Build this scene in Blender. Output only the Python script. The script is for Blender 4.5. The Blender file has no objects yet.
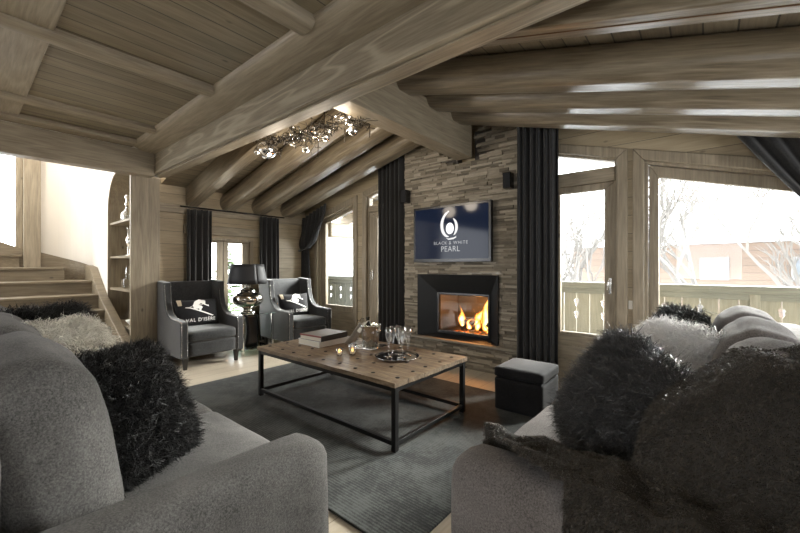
import bpy, bmesh, math, random
import numpy as np
from mathutils import Vector, Matrix, noise
R=math.radians; PI=math.pi
random.seed(7); rng=np.random.default_rng(7)
scene=bpy.context.scene; COL=scene.collection

# ------------------------------------------------------------------ mesh builder
class MB:
    def __init__(s): s.v=[]; s.f=[]; s.t=[]
    def add(s,vs,fs,tone=None):
        o=len(s.v); s.v+= [tuple(p) for p in vs]; s.f+=[tuple(i+o for i in f) for f in fs]
        s.t+=[0.5 if tone is None else tone]*len(vs); return s
    def box(s,x0,x1,y0,y1,z0,z1,M=None,tone=None):
        vs=[Vector((x,y,z)) for x in (x0,x1) for y in (y0,y1) for z in (z0,z1)]
        if M is not None: vs=[M@p for p in vs]
        return s.add(vs,[(0,1,3,2),(4,6,7,5),(0,4,5,1),(2,3,7,6),(0,2,6,4),(1,5,7,3)],tone)
    def prism(s,pts,a0,a1,axis='y'):
        # pts 2D polygon; extruded along axis
        def P(p,a):
            return (p[0],a,p[1]) if axis=='y' else ((a,p[0],p[1]) if axis=='x' else (p[0],p[1],a))
        n=len(pts)
        vs=[P(p,a0) for p in pts]+[P(p,a1) for p in pts]
        fs=[tuple(range(n)),tuple(range(2*n-1,n-1,-1))]+[(i,i+n,(i+1)%n+n,(i+1)%n) for i in range(n)]
        return s.add(vs,fs)
    def ring(s,outer,inner,a0,a1,axis='y'):
        n=len(outer)
        for i in range(n):
            j=(i+1)%n
            s.prism([outer[i],outer[j],inner[j],inner[i]],a0,a1,axis)
        return s
    def lathe(s,prof,n=32,M=None):
        vs=[];fs=[]
        for r,z in prof:
            for k in range(n):
                a=2*PI*k/n; vs.append(Vector((r*math.cos(a),r*math.sin(a),z)))
        m=len(prof)
        for i in range(m-1):
            for k in range(n):
                k2=(k+1)%n; fs.append((i*n+k,i*n+k2,(i+1)*n+k2,(i+1)*n+k))
        if prof[0][0]>1e-5: fs.append(tuple(range(n-1,-1,-1)))
        if prof[-1][0]>1e-5: fs.append(tuple((m-1)*n+k for k in range(n)))
        if M is not None: vs=[M@p for p in vs]
        return s.add(vs,fs)
    def tube(s,pts,rad,n=8):
        pts=[Vector(p) for p in pts]; m=len(pts)
        if not hasattr(rad,'__len__'): rad=[rad]*m
        vs=[];fs=[]; up=None
        for i,p in enumerate(pts):
            d=(pts[min(i+1,m-1)]-pts[max(i-1,0)]).normalized()
            if up is None: up=d.orthogonal().normalized()
            else:
                up=(up-d*up.dot(d)); up=up.normalized() if up.length>1e-6 else d.orthogonal().normalized()
            b=d.cross(up)
            for k in range(n):
                a=2*PI*k/n+PI/n; vs.append(p+(up*math.cos(a)+b*math.sin(a))*rad[i])
        for i in range(m-1):
            for k in range(n):
                k2=(k+1)%n; fs.append((i*n+k,i*n+k2,(i+1)*n+k2,(i+1)*n+k))
        fs.append(tuple(range(n-1,-1,-1))); fs.append(tuple((m-1)*n+k for k in range(n)))
        return s.add(vs,fs)
    def sweep(s,sec,p0,p1,side,up):
        # straight sweep of a 2D section (side,up) between two points
        p0=Vector(p0);p1=Vector(p1);side=Vector(side);up=Vector(up);n=len(sec)
        vs=[p0+side*a+up*b for a,b in sec]+[p1+side*a+up*b for a,b in sec]
        return s.add(vs,[tuple(range(n)),tuple(range(2*n-1,n-1,-1))]+[(i,i+n,(i+1)%n+n,(i+1)%n) for i in range(n)])
    def sphere(s,c,r,n=16,m=10,sc=(1,1,1)):
        prof=[(max(0,r*math.sin(PI*i/m)),-r*math.cos(PI*i/m)) for i in range(m+1)]
        prof[0]=(0.0001*r,-r); prof[-1]=(0.0001*r,r)
        return s.lathe(prof,n,Matrix.Translation(Vector(c))@Matrix.Diagonal((*sc,1)))
    def grid(s,fn,nu,nv,closed=False):
        vs=[fn(i/nu,j/nv) for i in range(nu+1) for j in range(nv+1)]
        fs=[(i*(nv+1)+j,(i+1)*(nv+1)+j,(i+1)*(nv+1)+j+1,i*(nv+1)+j+1) for i in range(nu) for j in range(nv)]
        return s.add(vs,fs)
    def build(s,name,mat,parent=None,smooth=False,bevel=0,seg=2,tones=False,M=None,solid=0):
        me=bpy.data.meshes.new(name); 
        vs=s.v if M is None else [tuple(M@Vector(p)) for p in s.v]
        me.from_pydata(vs,[],s.f)
        bm=bmesh.new(); bm.from_mesh(me); bmesh.ops.recalc_face_normals(bm,faces=bm.faces[:]); bm.to_mesh(me); bm.free()
        if smooth: me.polygons.foreach_set('use_smooth',[True]*len(me.polygons))
        if tones:
            at=me.attributes.new('tone','FLOAT','POINT'); at.data.foreach_set('value',s.t)
        me.materials.append(mat)
        o=bpy.data.objects.new(name,me); COL.objects.link(o)
        if parent: o.parent=parent
        if solid:
            m=o.modifiers.new('solid','SOLIDIFY'); m.thickness=solid; m.offset=0
        if bevel:
            m=o.modifiers.new('bevel','BEVEL'); m.width=bevel; m.segments=seg; m.limit_method='ANGLE'; m.angle_limit=R(35)
            if not smooth: me.polygons.foreach_set('use_smooth',[True]*len(me.polygons)); 
            m2=o.modifiers.new('wn','WEIGHTED_NORMAL'); m2.keep_sharp=True
        return o

def tag(o,label=None,cat=None,group=None,kind=None):
    if label: o['label']=label
    if cat: o['category']=cat
    if group: o['group']=group
    if kind: o['kind']=kind
    return o
def empty(name,loc=(0,0,0),rz=0):
    o=bpy.data.objects.new(name,None); COL.objects.link(o); o.location=loc; o.rotation_euler=(0,0,rz); o.empty_display_size=.05
    return o
def struct(o,label=None): return tag(o,label,kind='structure')
def copy_tree(o,parent=None):
    c=o.copy(); COL.objects.link(c); c.parent=parent
    for ch in list(o.children): copy_tree(ch,c)
    return c

# ------------------------------------------------------------------ soft shapes
def softbox(w,d,h,r,n=14,bulge=(0,0,0),wr=0.0,ws=6.0,seed=0,pinch=0):
    """rounded cushion centred on origin"""
    m=MB(); hx,hy,hz=w/2,d/2,h/2
    key={};vs=[];fs=[]
    def V(i,j,k):
        q=(i,j,k)
        if q in key: return key[q]
        p=[2*i/n-1,2*j/n-1,2*k/n-1]
        P=Vector((p[0]*hx,p[1]*hy,p[2]*hz))
        I=Vector((max(-hx+r,min(hx-r,P.x)),max(-hy+r,min(hy-r,P.y)),max(-hz+r,min(hz-r,P.z))))
        D=P-I
        if D.length>1e-9: P=I+D.normalized()*r
        b=[(1-p[1]**2)*(1-p[2]**2),(1-p[0]**2)*(1-p[2]**2),(1-p[0]**2)*(1-p[1]**2)]
        for a in range(3): P[a]+=bulge[a]*b[a]*p[a]
        if wr:
            nv=noise.noise(Vector((P.x*ws+seed,P.y*ws,P.z*ws)))+.5*noise.noise(Vector((P.x*ws*2.3,P.y*ws*2.3+seed,P.z*ws*2.3)))
            nn=Vector((p[0]**5,p[1]**5,p[2]**5)); 
            if nn.length>0: P+=nn.normalized()*nv*wr
        key[q]=len(vs);vs.append(P);return key[q]
    for a in range(3):
        for side in (0,n):
            for i in range(n):
                for j in range(n):
                    c=[]
                    for (u,v) in ((i,j),(i+1,j),(i+1,j+1),(i,j+1)):
                        t=[0,0,0]; t[a]=side; t[(a+1)%3]=u; t[(a+2)%3]=v
                        c.append(V(*t))
                    fs.append(tuple(c))
    return m.add(vs,fs)
def pillow_pt(u,v,W,H,T,side):
    """pillow in the xz plane, thickness along y; u,v in -1..1"""
    e=(max(0,1-u*u)**.55)*(max(0,1-v*v)**.55)
    x=u*W/2*(1-.07*(1-v*v)*abs(u)**3); z=v*H/2*(1-.07*(1-u*u)*abs(v)**3)
    return Vector((x,side*T/2*e,z))
def pillow_mb(W,H,T,n=22,wr=0,seed=0):
    m=MB()
    def mk(side):
        def f(a,b):
            u=math.sin((a-.5)*PI);v=math.sin((b-.5)*PI)
            p=pillow_pt(u,v,W,H,T,side)
            if wr:
                e=(1-u*u)*(1-v*v)
                p.y+=side*wr*e*noise.noise(Vector((u*2.5+seed,v*2.5,side)))
            return p
        return f
    m.grid(mk(1),n,n); m.grid(mk(-1),n,n)
    return m
def fur_from(vs,fs,n,L,width,seed=1,clumps=260,clump=.55,curl=.35,droop=.35,lift=.55,flow=(0,0,0),segs=3,lv=.35):
    """tapered ribbon strands rooted on a mesh; returns verts, faces"""
    g=np.random.default_rng(seed)
    V=np.array([tuple(p) for p in vs]); tri=[]
    for f in fs:
        for k in range(1,len(f)-1): tri.append((f[0],f[k],f[k+1]))
    tri=np.array(tri); a=V[tri[:,0]];b=V[tri[:,1]];c=V[tri[:,2]]
    N=np.cross(b-a,c-a); A=np.linalg.norm(N,axis=1); ok=A>1e-10; tri=tri[ok];a=a[ok];b=b[ok];c=c[ok];N=N[ok]/A[ok][:,None];A=A[ok]
    ctr=V.mean(0)
    idx=g.choice(len(A),n,p=A/A.sum()); r1=np.sqrt(g.random(n)); r2=g.random(n)
    P=a[idx]*(1-r1)[:,None]+b[idx]*(r1*(1-r2))[:,None]+c[idx]*(r1*r2)[:,None]; NN=N[idx]
    ci=g.choice(n,clumps,replace=False); cp=P[ci]
    near=np.empty(n,int)
    for s in range(0,n,2000):
        d=((P[s:s+2000,None,:]-cp[None])**2).sum(2); near[s:s+2000]=d.argmin(1)
    D=NN*lift+g.normal(0,.28,(n,3))+np.array(flow)
    cd=D[ci]+g.normal(0,.3,(clumps,3))
    ln=L*(1-lv+2*lv*g.random(n))
    D/=np.linalg.norm(D,axis=1)[:,None]; cd/=np.linalg.norm(cd,axis=1)[:,None]
    tip=P+D*ln[:,None]; ctip=cp[near]+cd[near]*(L)
    tip=tip*(1-clump)+ctip*clump
    tip[:,2]-=droop*L
    side=np.cross(tip-P,g.normal(0,1,(n,3))); side/=np.linalg.norm(side,axis=1)[:,None]+1e-9
    cu=g.normal(0,1,(n,3))*curl*L*.35
    out=[];S=segs
    mid_n=NN*(L*.25)
    for k in range(S+1):
        t=k/S
        q=P*(1-t)**2+2*t*(1-t)*(P+(D*ln[:,None])*.5+mid_n)+tip*t*t
        q=q+cu*math.sin(t*PI*1.5)
        w=width*(1-t)**.7*.5
        if k<S: out+= [q-side*w,q+side*w]
        else: out.append(q)
    m=2*S+1
    X=np.stack(out,1).reshape(-1,3)
    base=(np.arange(n)*m)[:,None]
    quads=[]
    for k in range(S-1): quads.append(base+np.array([2*k,2*k+1,2*k+3,2*k+2]))
    Q=np.concatenate(quads,0); T=base+np.array([2*S-2,2*S-1,2*S])
    return X,Q,T
def build_fur(name,mat,parent,arr,kind=None):
    X,Q,T=arr
    me=bpy.data.meshes.new(name); nv=len(X); nq=len(Q); nt=len(T)
    me.vertices.add(nv); me.vertices.foreach_set('co',X.astype(np.float32).ravel())
    me.loops.add(nq*4+nt*3); me.loops.foreach_set('vertex_index',np.concatenate([Q.ravel(),T.ravel()]).astype(np.int32))
    me.polygons.add(nq+nt)
    ls=np.concatenate([np.arange(nq)*4,nq*4+np.arange(nt)*3]); me.polygons.foreach_set('loop_start',ls.astype(np.int32))
    try: me.polygons.foreach_set('loop_total',np.concatenate([np.full(nq,4),np.full(nt,3)]).astype(np.int32))
    except Exception: pass
    me.polygons.foreach_set('use_smooth',[True]*(nq+nt))
    me.update(calc_edges=True); me.validate(); me.materials.append(mat)
    o=bpy.data.objects.new(name,me); COL.objects.link(o)
    if parent: o.parent=parent
    return o

# ------------------------------------------------------------------ materials
def new_mat(name):
    m=bpy.data.materials.new(name); m.use_nodes=True; nt=m.node_tree; nt.nodes.clear()
    out=nt.nodes.new('ShaderNodeOutputMaterial'); b=nt.nodes.new('ShaderNodeBsdfPrincipled')
    nt.links.new(b.outputs[0],out.inputs[0]); return m,nt,b,out
def simple(name,col,rough=.6,metal=0,spec=.5,sheen=0,emit=None,es=1):
    m,nt,b,o=new_mat(name)
    b.inputs['Base Color'].default_value=(*col,1); b.inputs['Roughness'].default_value=rough; b.inputs['Metallic'].default_value=metal
    b.inputs['Specular IOR Level'].default_value=spec
    if sheen: b.inputs['Sheen Weight'].default_value=sheen; b.inputs['Sheen Roughness'].default_value=.5
    if emit: b.inputs['Emission Color'].default_value=(*emit,1); b.inputs['Emission Strength'].default_value=es
    return m
class NT:
    def __init__(s,nt): s.nt=nt
    def n(s,t,**k):
        x=s.nt.nodes.new(t)
        for a,b in k.items(): setattr(x,a,b)
        return x
    def l(s,a,b): s.nt.links.new(a,b)
    def math(s,op,a,b=None,c=None):
        x=s.n('ShaderNodeMath',operation=op)
        for i,v in enumerate((a,b,c)):
            if v is None: continue
            if isinstance(v,(int,float)): x.inputs[i].default_value=v
            else: s.l(v,x.inputs[i])
        return x.outputs[0]
    def ramp(s,fac,stops):
        x=s.n('ShaderNodeValToRGB'); e=x.color_ramp.elements
        e[0].position=stops[0][0]; e[0].color=(*stops[0][1],1); e[1].position=stops[-1][0]; e[1].color=(*stops[-1][1],1)
        for p,c in stops[1:-1]:
            y=e.new(p); y.color=(*c,1)
        s.l(fac,x.inputs[0]); return x.outputs[0]
    def mix(s,fac,a,b,mode='MIX'):
        x=s.n('ShaderNodeMix',data_type='RGBA',blend_type=mode)
        for i,v in ((0,fac),(6,a),(7,b)):
            if isinstance(v,(int,float)): x.inputs[i].default_value=v
            elif isinstance(v,tuple): x.inputs[i].default_value=(*v,1)
            else: s.l(v,x.inputs[i])
        return x.outputs[2]
    def noise(s,vec,scale,detail=4,rough=.55,dist=0):
        x=s.n('ShaderNodeTexNoise'); x.inputs['Scale'].default_value=scale; x.inputs['Detail'].default_value=detail
        x.inputs['Roughness'].default_value=rough; x.inputs['Distortion'].default_value=dist; s.l(vec,x.inputs['Vector']); return x.outputs['Fac']
    def bump(s,h,strength,dist,b):
        x=s.n('ShaderNodeBump'); x.inputs['Strength'].default_value=strength; x.inputs['Distance'].default_value=dist
        s.l(h,x.inputs['Height']); s.l(x.outputs[0],b.inputs['Normal']); return x

def wood(name,c0,c1,grain='x',plank=None,pw=.12,rough=.5,figure=1.0,gap=.04,shift=0,thin=2.0,seam=(.02,.015,.01)):
    """limed spruce: fine streaks along `grain`, growth-ring figure, knots, optional plank joints across axis `plank`"""
    m,nt,b,o=new_mat(name); N=NT(nt)
    tc=N.n('ShaderNodeTexCoord'); obj=tc.outputs['Object']
    sep=N.n('ShaderNodeSeparateXYZ'); N.l(obj,sep.inputs[0])
    vec=obj; pid=None
    if plank:
        co=sep.outputs['xyz'.index(plank)]
        q=N.math('DIVIDE',N.math('ADD',co,50+shift),pw); pid=N.math('FLOOR',q); fr=N.math('FRACT',q)
        wn=N.n('ShaderNodeTexWhiteNoise',noise_dimensions='1D'); N.l(pid,wn.inputs['W'])
        sc=N.n('ShaderNodeVectorMath',operation='SCALE'); N.l(wn.outputs['Color'],sc.inputs[0]); sc.inputs['Scale'].default_value=7
        ad=N.n('ShaderNodeVectorMath',operation='ADD'); N.l(obj,ad.inputs[0]); N.l(sc.outputs[0],ad.inputs[1]); vec=ad.outputs[0]
    mp=N.n('ShaderNodeMapping'); N.l(vec,mp.inputs[0])
    g='xyz'.index(grain); s=[14,14,14]; s[g]=.9; mp.inputs['Scale'].default_value=s
    fine=N.noise(mp.outputs[0],5,5,.6)
    mp2=N.n('ShaderNodeMapping'); N.l(vec,mp2.inputs[0]); s=[3.6,3.6,3.6]; s[g]=.42; mp2.inputs['Scale'].default_value=s
    big=N.noise(mp2.outputs[0],1.0,2,.45,.3)
    rings=N.math('SINE',N.math('MULTIPLY',big,62.0)); rings=N.math('ADD',N.math('MULTIPLY',rings,.5),.5)
    rings=N.math('POWER',rings,thin)
    fac=N.math('ADD',N.math('MULTIPLY',fine,.75),N.math('MULTIPLY',rings,.13*figure))
    if pid is not None: fac=N.math('ADD',N.math('MULTIPLY',fac,.8),N.math('MULTIPLY',wn.outputs['Value'],.22))
    col=N.ramp(fac,[(.2,c0),(.75,c1)])
    # knots
    mk=N.n('ShaderNodeMapping'); N.l(vec,mk.inputs[0]); s=[3.0,3.0,3.0]; s[g]=1.5; mk.inputs['Scale'].default_value=s
    vo=N.n('ShaderNodeTexVoronoi'); vo.inputs['Scale'].default_value=1.6; N.l(mk.outputs[0],vo.inputs['Vector'])
    kn=N.ramp(vo.outputs['Distance'],[(.03,(1,1,1)),(.075,(0,0,0))])
    col=N.mix(N.math('MULTIPLY',kn,.75),col,tuple(x*.3 for x in c0))
    h=fac
    if pid is not None:
        e=N.math('MINIMUM',fr,N.math('SUBTRACT',1.0,fr)); ed=N.math('LESS_THAN',e,gap)
        col=N.mix(N.math('MULTIPLY',ed,.8),col,seam)
        h=N.math('SUBTRACT',N.math('MULTIPLY',fac,.2),N.math('MULTIPLY',ed,1.0))
    N.l(col,b.inputs['Base Color']); b.inputs['Roughness'].default_value=rough
    N.bump(h,.35,.006 if pid is not None else .004,b)
    return m
def fabric(name,c0,c1,scale=900,rough=.95,sheen=.3,bump=.3,blot=.0,weave=True,stripe=None):
    m,nt,b,o=new_mat(name); N=NT(nt); tc=N.n('ShaderNodeTexCoord'); obj=tc.outputs['Object']
    f=N.noise(obj,scale,2,.7); g=N.noise(obj,scale*.22,3,.7)
    fac=N.math('ADD',N.math('MULTIPLY',f,.5),N.math('MULTIPLY',g,.5))
    if blot: fac=N.math('ADD',fac,N.math('MULTIPLY',N.math('SUBTRACT',N.noise(obj,3.2,5,.65,.4),.5),blot))
    if stripe:
        sp=N.n('ShaderNodeSeparateXYZ'); N.l(obj,sp.inputs[0])
        st=N.math('SINE',N.math('MULTIPLY',sp.outputs['xyz'.index(stripe[0])],2*PI/stripe[1]))
        fac=N.math('ADD',fac,N.math('MULTIPLY',st,stripe[2]))
    N.l(N.ramp(fac,[(.36,c0),(.66,c1)]),b.inputs['Base Color'])
    b.inputs['Roughness'].default_value=rough; b.inputs['Sheen Weight'].default_value=sheen; b.inputs['Specular IOR Level'].default_value=.2
    N.bump(fac,bump,.003,b); return m
def glassy(name,tint=(.97,.985,.98),refl=.07,rough=0.0):
    m,nt,b,o=new_mat(name); nt.nodes.remove(b); N=NT(nt)
    t=N.n('ShaderNodeBsdfTransparent'); t.inputs[0].default_value=(*tint,1)
    g=N.n('ShaderNodeBsdfGlossy'); g.inputs['Roughness'].default_value=rough
    lw=N.n('ShaderNodeLayerWeight'); lw.inputs[0].default_value=.5; fz=N.math('ADD',N.math('MULTIPLY',N.math('POWER',lw.outputs['Facing'],3.5),.75),.04)
    mx=N.n('ShaderNodeMixShader'); N.l(N.math('MULTIPLY',fz,refl/.045),mx.inputs[0]); N.l(t.outputs[0],mx.inputs[1]); N.l(g.outputs[0],mx.inputs[2]); N.l(mx.outputs[0],o.inputs[0])
    return m

WA=(.17,.135,.090); WB=(.36,.305,.22)
M={}
M['wx']=wood('limed_wood_x',WA,WB,'x'); M['wy']=wood('limed_wood_y',WA,WB,'y'); M['wz']=wood('limed_wood_z',WA,WB,'z')
M['log']=wood('log_wood',(.10,.078,.050),(.31,.26,.185),'x',rough=.30,figure=1.2)
M['beam']=wood('carved_grain_beam',(.15,.12,.08),(.34,.29,.21),'x',figure=3.0,thin=6.0)
M['ceil']=wood('ceiling_planks',(.12,.095,.058),(.27,.225,.15),'y','x',.155,gap=.03)
M['deck']=wood('roof_boards',(.15,.12,.08),(.31,.26,.18),'y','x',.14,gap=.03)
M['wallY']=wood('wall_planks_y',(.23,.18,.11),(.42,.34,.225),'y','z',.17,gap=.012)
M['wallX']=wood('wall_planks_x',(.23,.18,.11),(.40,.33,.22),'x','z',.17,gap=.012)
M['floor']=wood('pale_oak_floor',(.40,.34,.26),(.60,.54,.44),'y','x',.19,rough=.38,figure=.5,gap=.012,seam=(.15,.12,.09))
M['stair']=wood('stair_wood',(.13,.10,.065),(.28,.23,.155),'y',figure=.9)
M['rail_dark']=wood('shaded_grey_green_wood',(.035,.037,.028),(.075,.078,.062),'z',figure=.5)  # grey-green wood, darkened to put the left railing's shade into the colour
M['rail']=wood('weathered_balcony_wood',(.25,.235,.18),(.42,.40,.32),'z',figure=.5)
M['railx']=wood('weathered_rail_wood',(.16,.16,.13),(.31,.31,.26),'x',figure=.5)
M['chalet']=wood('chalet_siding',(.09,.06,.04),(.16,.11,.08),'x','z',.35,gap=.03)
M['plaster']=simple('cream_plaster',(.70,.66,.60),.9,spec=.2)
M['sofa']=fabric('grey_tweed',(.032,.031,.030),(.21,.203,.195),900,sheen=.10,bump=.5,blot=.35)
M['sofaR']=fabric('mauve_grey_tweed',(.055,.049,.046),(.31,.285,.275),900,sheen=.10,bump=.5,blot=.25)
M['velvet']=fabric('grey_velvet',(.008,.009,.010),(.042,.044,.047),300,rough=.6,sheen=.35,bump=.15,blot=.5)
M['velvetd']=fabric('charcoal_velvet',(.006,.006,.007),(.018,.018,.020),300,rough=.85,sheen=.1,bump=.15,blot=.6)
M['curtain']=fabric('charcoal_curtain',(.012,.012,.012),(.040,.039,.039),400,sheen=.2,bump=.2)
M['rug']=fabric('teal_grey_rug',(.009,.011,.0105),(.058,.064,.060),160,rough=.8,sheen=.12,bump=.8,blot=1.3,stripe=('y',.018,.10))
M['steel']=simple('blackened_steel',(.018,.018,.018),.42,.6)
M['black']=simple('black_metal',(.014,.015,.016),.38,.35)
M['blackwood']=simple('black_wood',(.012,.011,.010),.35)
M['chrome']=simple('chrome',(.82,.82,.82),.09,1)
M['silver']=simple('brushed_silver',(.72,.71,.69),.22,1)
M['merc']=simple('mercury_glass',(.52,.49,.43),.13,1)
M['blackfur']=simple('black_fur',(.006,.006,.006),.5,spec=.35,sheen=.03)
M['charfur']=simple('charcoal_fur',(.048,.046,.045),.38,spec=.8,sheen=.08)
M['whitefur']=simple('cream_fur',(.88,.85,.77),.6,sheen=.2)
M['whitefurR']=simple('white_fur',(.92,.91,.90),.6,sheen=.2)
M['brownfur']=simple('dark_brown_fur',(.085,.072,.057),.4,spec=.7,sheen=.06)
M['throwbase']=simple('throw_hide',(.034,.028,.021),.8,sheen=.05)
M['blackcloth']=fabric('black_cotton',(.008,.008,.009),(.02,.02,.022),600,sheen=.1,bump=.2)
M['print']=simple('white_print',(.78,.77,.74),.8)
M['tan']=simple('tan_patch',(.42,.35,.25),.8)
M['shade']=simple('black_lamp_shade',(.010,.010,.012),.6,spec=.4)
M['glass']=glassy('window_glass',refl=.014)
M['cglass']=glassy('clear_glass',(.95,.96,.96),refl=.24,rough=.03)
M['fireglass']=glassy('fire_glass',(.90,.88,.86),refl=.045)
M['tableglass']=glassy('table_glass',(.72,.86,.82),refl=.09)
M['snow']=simple('snow',(.84,.85,.88),.9,spec=.1)
M['bark']=simple('frosted_bark',(.12,.11,.10),.9)
M['fir']=simple('fir_green',(.06,.10,.03),.9)
M['chimtop']=simple('plaster_house',(.17,.165,.16),.9)
M['shutter']=simple('dark_window',(.10,.11,.12),.4)
M['wax']=simple('candle_wax',(.85,.78,.62),.5)
M['ivory']=simple('page_paper',(.62,.57,.47),.8)
M['bookw']=simple('white_cover',(.62,.60,.56),.55)
M['bookb']=simple('black_cover',(.02,.02,.022),.35)
M['bookr']=simple('red_band',(.20,.035,.03),.5)
M['bookgrey']=simple('grey_cover_top',(.14,.11,.09),.55)
M['linen']=fabric('cream_linen',(.40,.37,.32),(.60,.57,.51),300,sheen=.1)
M['bottle']=simple('dark_bottle',(.02,.018,.012),.12)
M['gasket']=simple('black_enamel',(.015,.015,.016),.25,.3)
M['firebrick']=simple('firebox_lining',(.055,.048,.042),.8)
M['plastic']=simple('white_plastic',(.55,.52,.46),.4)
M['soot']=simple('charred_log',(.035,.022,.015),.9)
M['balldull']=simple('smoked_ball',(.62,.58,.50),.16,.85)
M['branch']=simple('dark_wire',(.05,.042,.032),.4,.6)
M['led']=simple('blue_led',(.1,.1,.3),.5,emit=(.1,.2,1),es=1)

def screen_mat():
    m,nt,b,o=new_mat('tv_screen')
    b.inputs['Base Color'].default_value=(.004,.006,.012,1); b.inputs['Roughness'].default_value=.08; b.inputs['Specular IOR Level'].default_value=.12
    b.inputs['Emission Color'].default_value=(.0025,.0042,.010,1); b.inputs['Emission Strength'].default_value=1.0
    return m
M['screen']=screen_mat()
M['logo']=simple('screen_logo',(.3,.3,.3),.3,emit=(.62,.62,.64),es=.42)
M['logodim']=simple('screen_letters',(.1,.1,.1),.3,emit=(.5,.52,.55),es=.25)

def stone_mat():
    m,nt,b,o=new_mat('stacked_slate'); N=NT(nt); tc=N.n('ShaderNodeTexCoord'); obj=tc.outputs['Object']
    at=N.n('ShaderNodeAttribute',attribute_name='tone')
    mp=N.n('ShaderNodeMapping'); N.l(obj,mp.inputs[0]); mp.inputs['Scale'].default_value=(1,1,4)
    f=N.noise(mp.outputs[0],16,6,.7)
    fac=N.math('ADD',N.math('MULTIPLY',at.outputs['Fac'],.55),N.math('MULTIPLY',f,.5))
    N.l(N.ramp(fac,[(.18,(.085,.072,.052)),(.5,(.21,.18,.135)),(.9,(.40,.355,.28))]),b.inputs['Base Color'])
    b.inputs['Roughness'].default_value=.85; N.bump(f,.8,.012,b); return m
M['stone']=stone_mat()
M['ledge']=wood('hearth_slab_stone',(.17,.155,.12),(.34,.31,.25),'x',figure=.3,rough=.7)
def tabletop_mat():
    m,nt,b,o=new_mat('old_door_planks'); N=NT(nt); tc=N.n('ShaderNodeTexCoord'); obj=tc.outputs['Object']
    mp=N.n('ShaderNodeMapping'); N.l(obj,mp.inputs[0]); mp.inputs['Scale'].default_value=(1.3,14,6)
    f=N.noise(mp.outputs[0],4,6,.65,.5); g=N.noise(obj,5,5,.7)
    fac=N.math('ADD',N.math('MULTIPLY',f,.6),N.math('MULTIPLY',g,.45))
    col=N.ramp(fac,[(.28,(.035,.020,.011)),(.50,(.15,.10,.06)),(.76,(.42,.33,.22))])
    sp=N.n('ShaderNodeSeparateXYZ'); N.l(obj,sp.inputs[0])
    fr=N.math('FRACT',N.math('DIVIDE',N.math('ADD',sp.outputs[1],10),.176)); e=N.math('LESS_THAN',fr,.03)
    col=N.mix(N.math('MULTIPLY',e,.85),col,(.02,.012,.008))
    N.l(col,b.inputs['Base Color']); b.inputs['Roughness'].default_value=.5; N.bump(N.math('SUBTRACT',fac,e),.5,.004,b); return m
M['tabletop']=tabletop_mat()
def flame_mat():
    m,nt,b,o=new_mat('flame'); nt.nodes.remove(b); N=NT(nt)
    tc=N.n('ShaderNodeTexCoord'); sp=N.n('ShaderNodeSeparateXYZ'); N.l(tc.outputs['Generated'],sp.inputs[0])
    lw=N.n('ShaderNodeLayerWeight'); lw.inputs[0].default_value=.5
    f=N.noise(tc.outputs['Object'],9,3,.6,1.2)
    core=N.math('SUBTRACT',1.0,lw.outputs['Facing'])
    h=N.math('SUBTRACT',N.math('ADD',N.math('MULTIPLY',core,.95),N.math('MULTIPLY',f,.55)),N.math('MULTIPLY',sp.outputs[2],.45))
    col=N.ramp(h,[(.15,(.5,.04,.002)),(.5,(1.0,.20,.012)),(.85,(1.0,.48,.08)),(1.05,(1,.75,.30))])
    em=N.n('ShaderNodeEmission'); N.l(col,em.inputs[0]); N.l(N.math('MULTIPLY',N.math('POWER',h,1.6),1.9),em.inputs[1])
    tr=N.n('ShaderNodeBsdfTransparent'); mx=N.n('ShaderNodeMixShader')
    N.l(N.ramp(h,[(.12,(0,0,0)),(.42,(1,1,1))]),mx.inputs[0]); N.l(tr.outputs[0],mx.inputs[1]); N.l(em.outputs[0],mx.inputs[2]); N.l(mx.outputs[0],o.inputs[0])
    return m
M['flame']=flame_mat()
def ember_mat():
    m,nt,b,o=new_mat('embers'); N=NT(nt); tc=N.n('ShaderNodeTexCoord'); f=N.noise(tc.outputs['Object'],22,4,.7)
    b.inputs['Base Color'].default_value=(.03,.02,.015,1); b.inputs['Roughness'].default_value=.95
    N.l(N.ramp(f,[(.5,(0,0,0)),(.7,(1,.18,.02))]),b.inputs['Emission Color']); b.inputs['Emission Strength'].default_value=2.0; return m
M['ember']=ember_mat()
M['tea']=simple('candle_flame',(1,.6,.2),.5,emit=(1,.5,.14),es=2)

# ------------------------------------------------------------------ geometry constants
zL=lambda x: 2.04+.245*(x+5.6)
zR=lambda x: 2.72-.28*(x+1.87)
GY=4.05                                             # inner face of gable wall

# ------------------------------------------------------------------ SETTING
struct(MB().box(-9,2.1,-3.2,4.4,-.2,0).build('floor',M['floor']),'pale oak plank floor')
# roof boards
m=MB(); t=.09
m.prism([(-5.9,zL(-5.9)+.26),(-2.25,zL(-2.25)+.26),(-2.25,zL(-2.25)+.36),(-5.9,zL(-5.9)+.36)],1.75,5.35)
struct(m.build('ceiling_1',M['deck']),'sloping boarded ceiling left of the ridge')
m=MB(); m.prism([(-2.25,zR(-2.25)+.26),(2.6,zR(2.6)+.26),(2.6,zR(2.6)+.36),(-2.25,zR(-2.25)+.36)],1.75,5.35)
m.prism([(-.45,zR(-.45)+.26),(2.2,zR(2.2)+.26),(2.2,zR(2.2)+.36),(-.45,zR(-.45)+.36)],-3.2,1.75)
struct(m.build('ceiling_2',M['deck']),'sloping boarded ceiling right of the ridge')
# flat loft ceiling over the seating
struct(MB().box(-5.2,-.4,-3.2,1.56,2.655,2.72).build('ceiling_3',M['ceil']),'flat plank ceiling under the loft')
struct(MB().box(-8.0,-5.3,-3.2,1.66,4.0,4.1).box(-5.3,-.3,-3.2,1.74,3.9,4.0).build('ceiling_4',M['plaster']))
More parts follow.
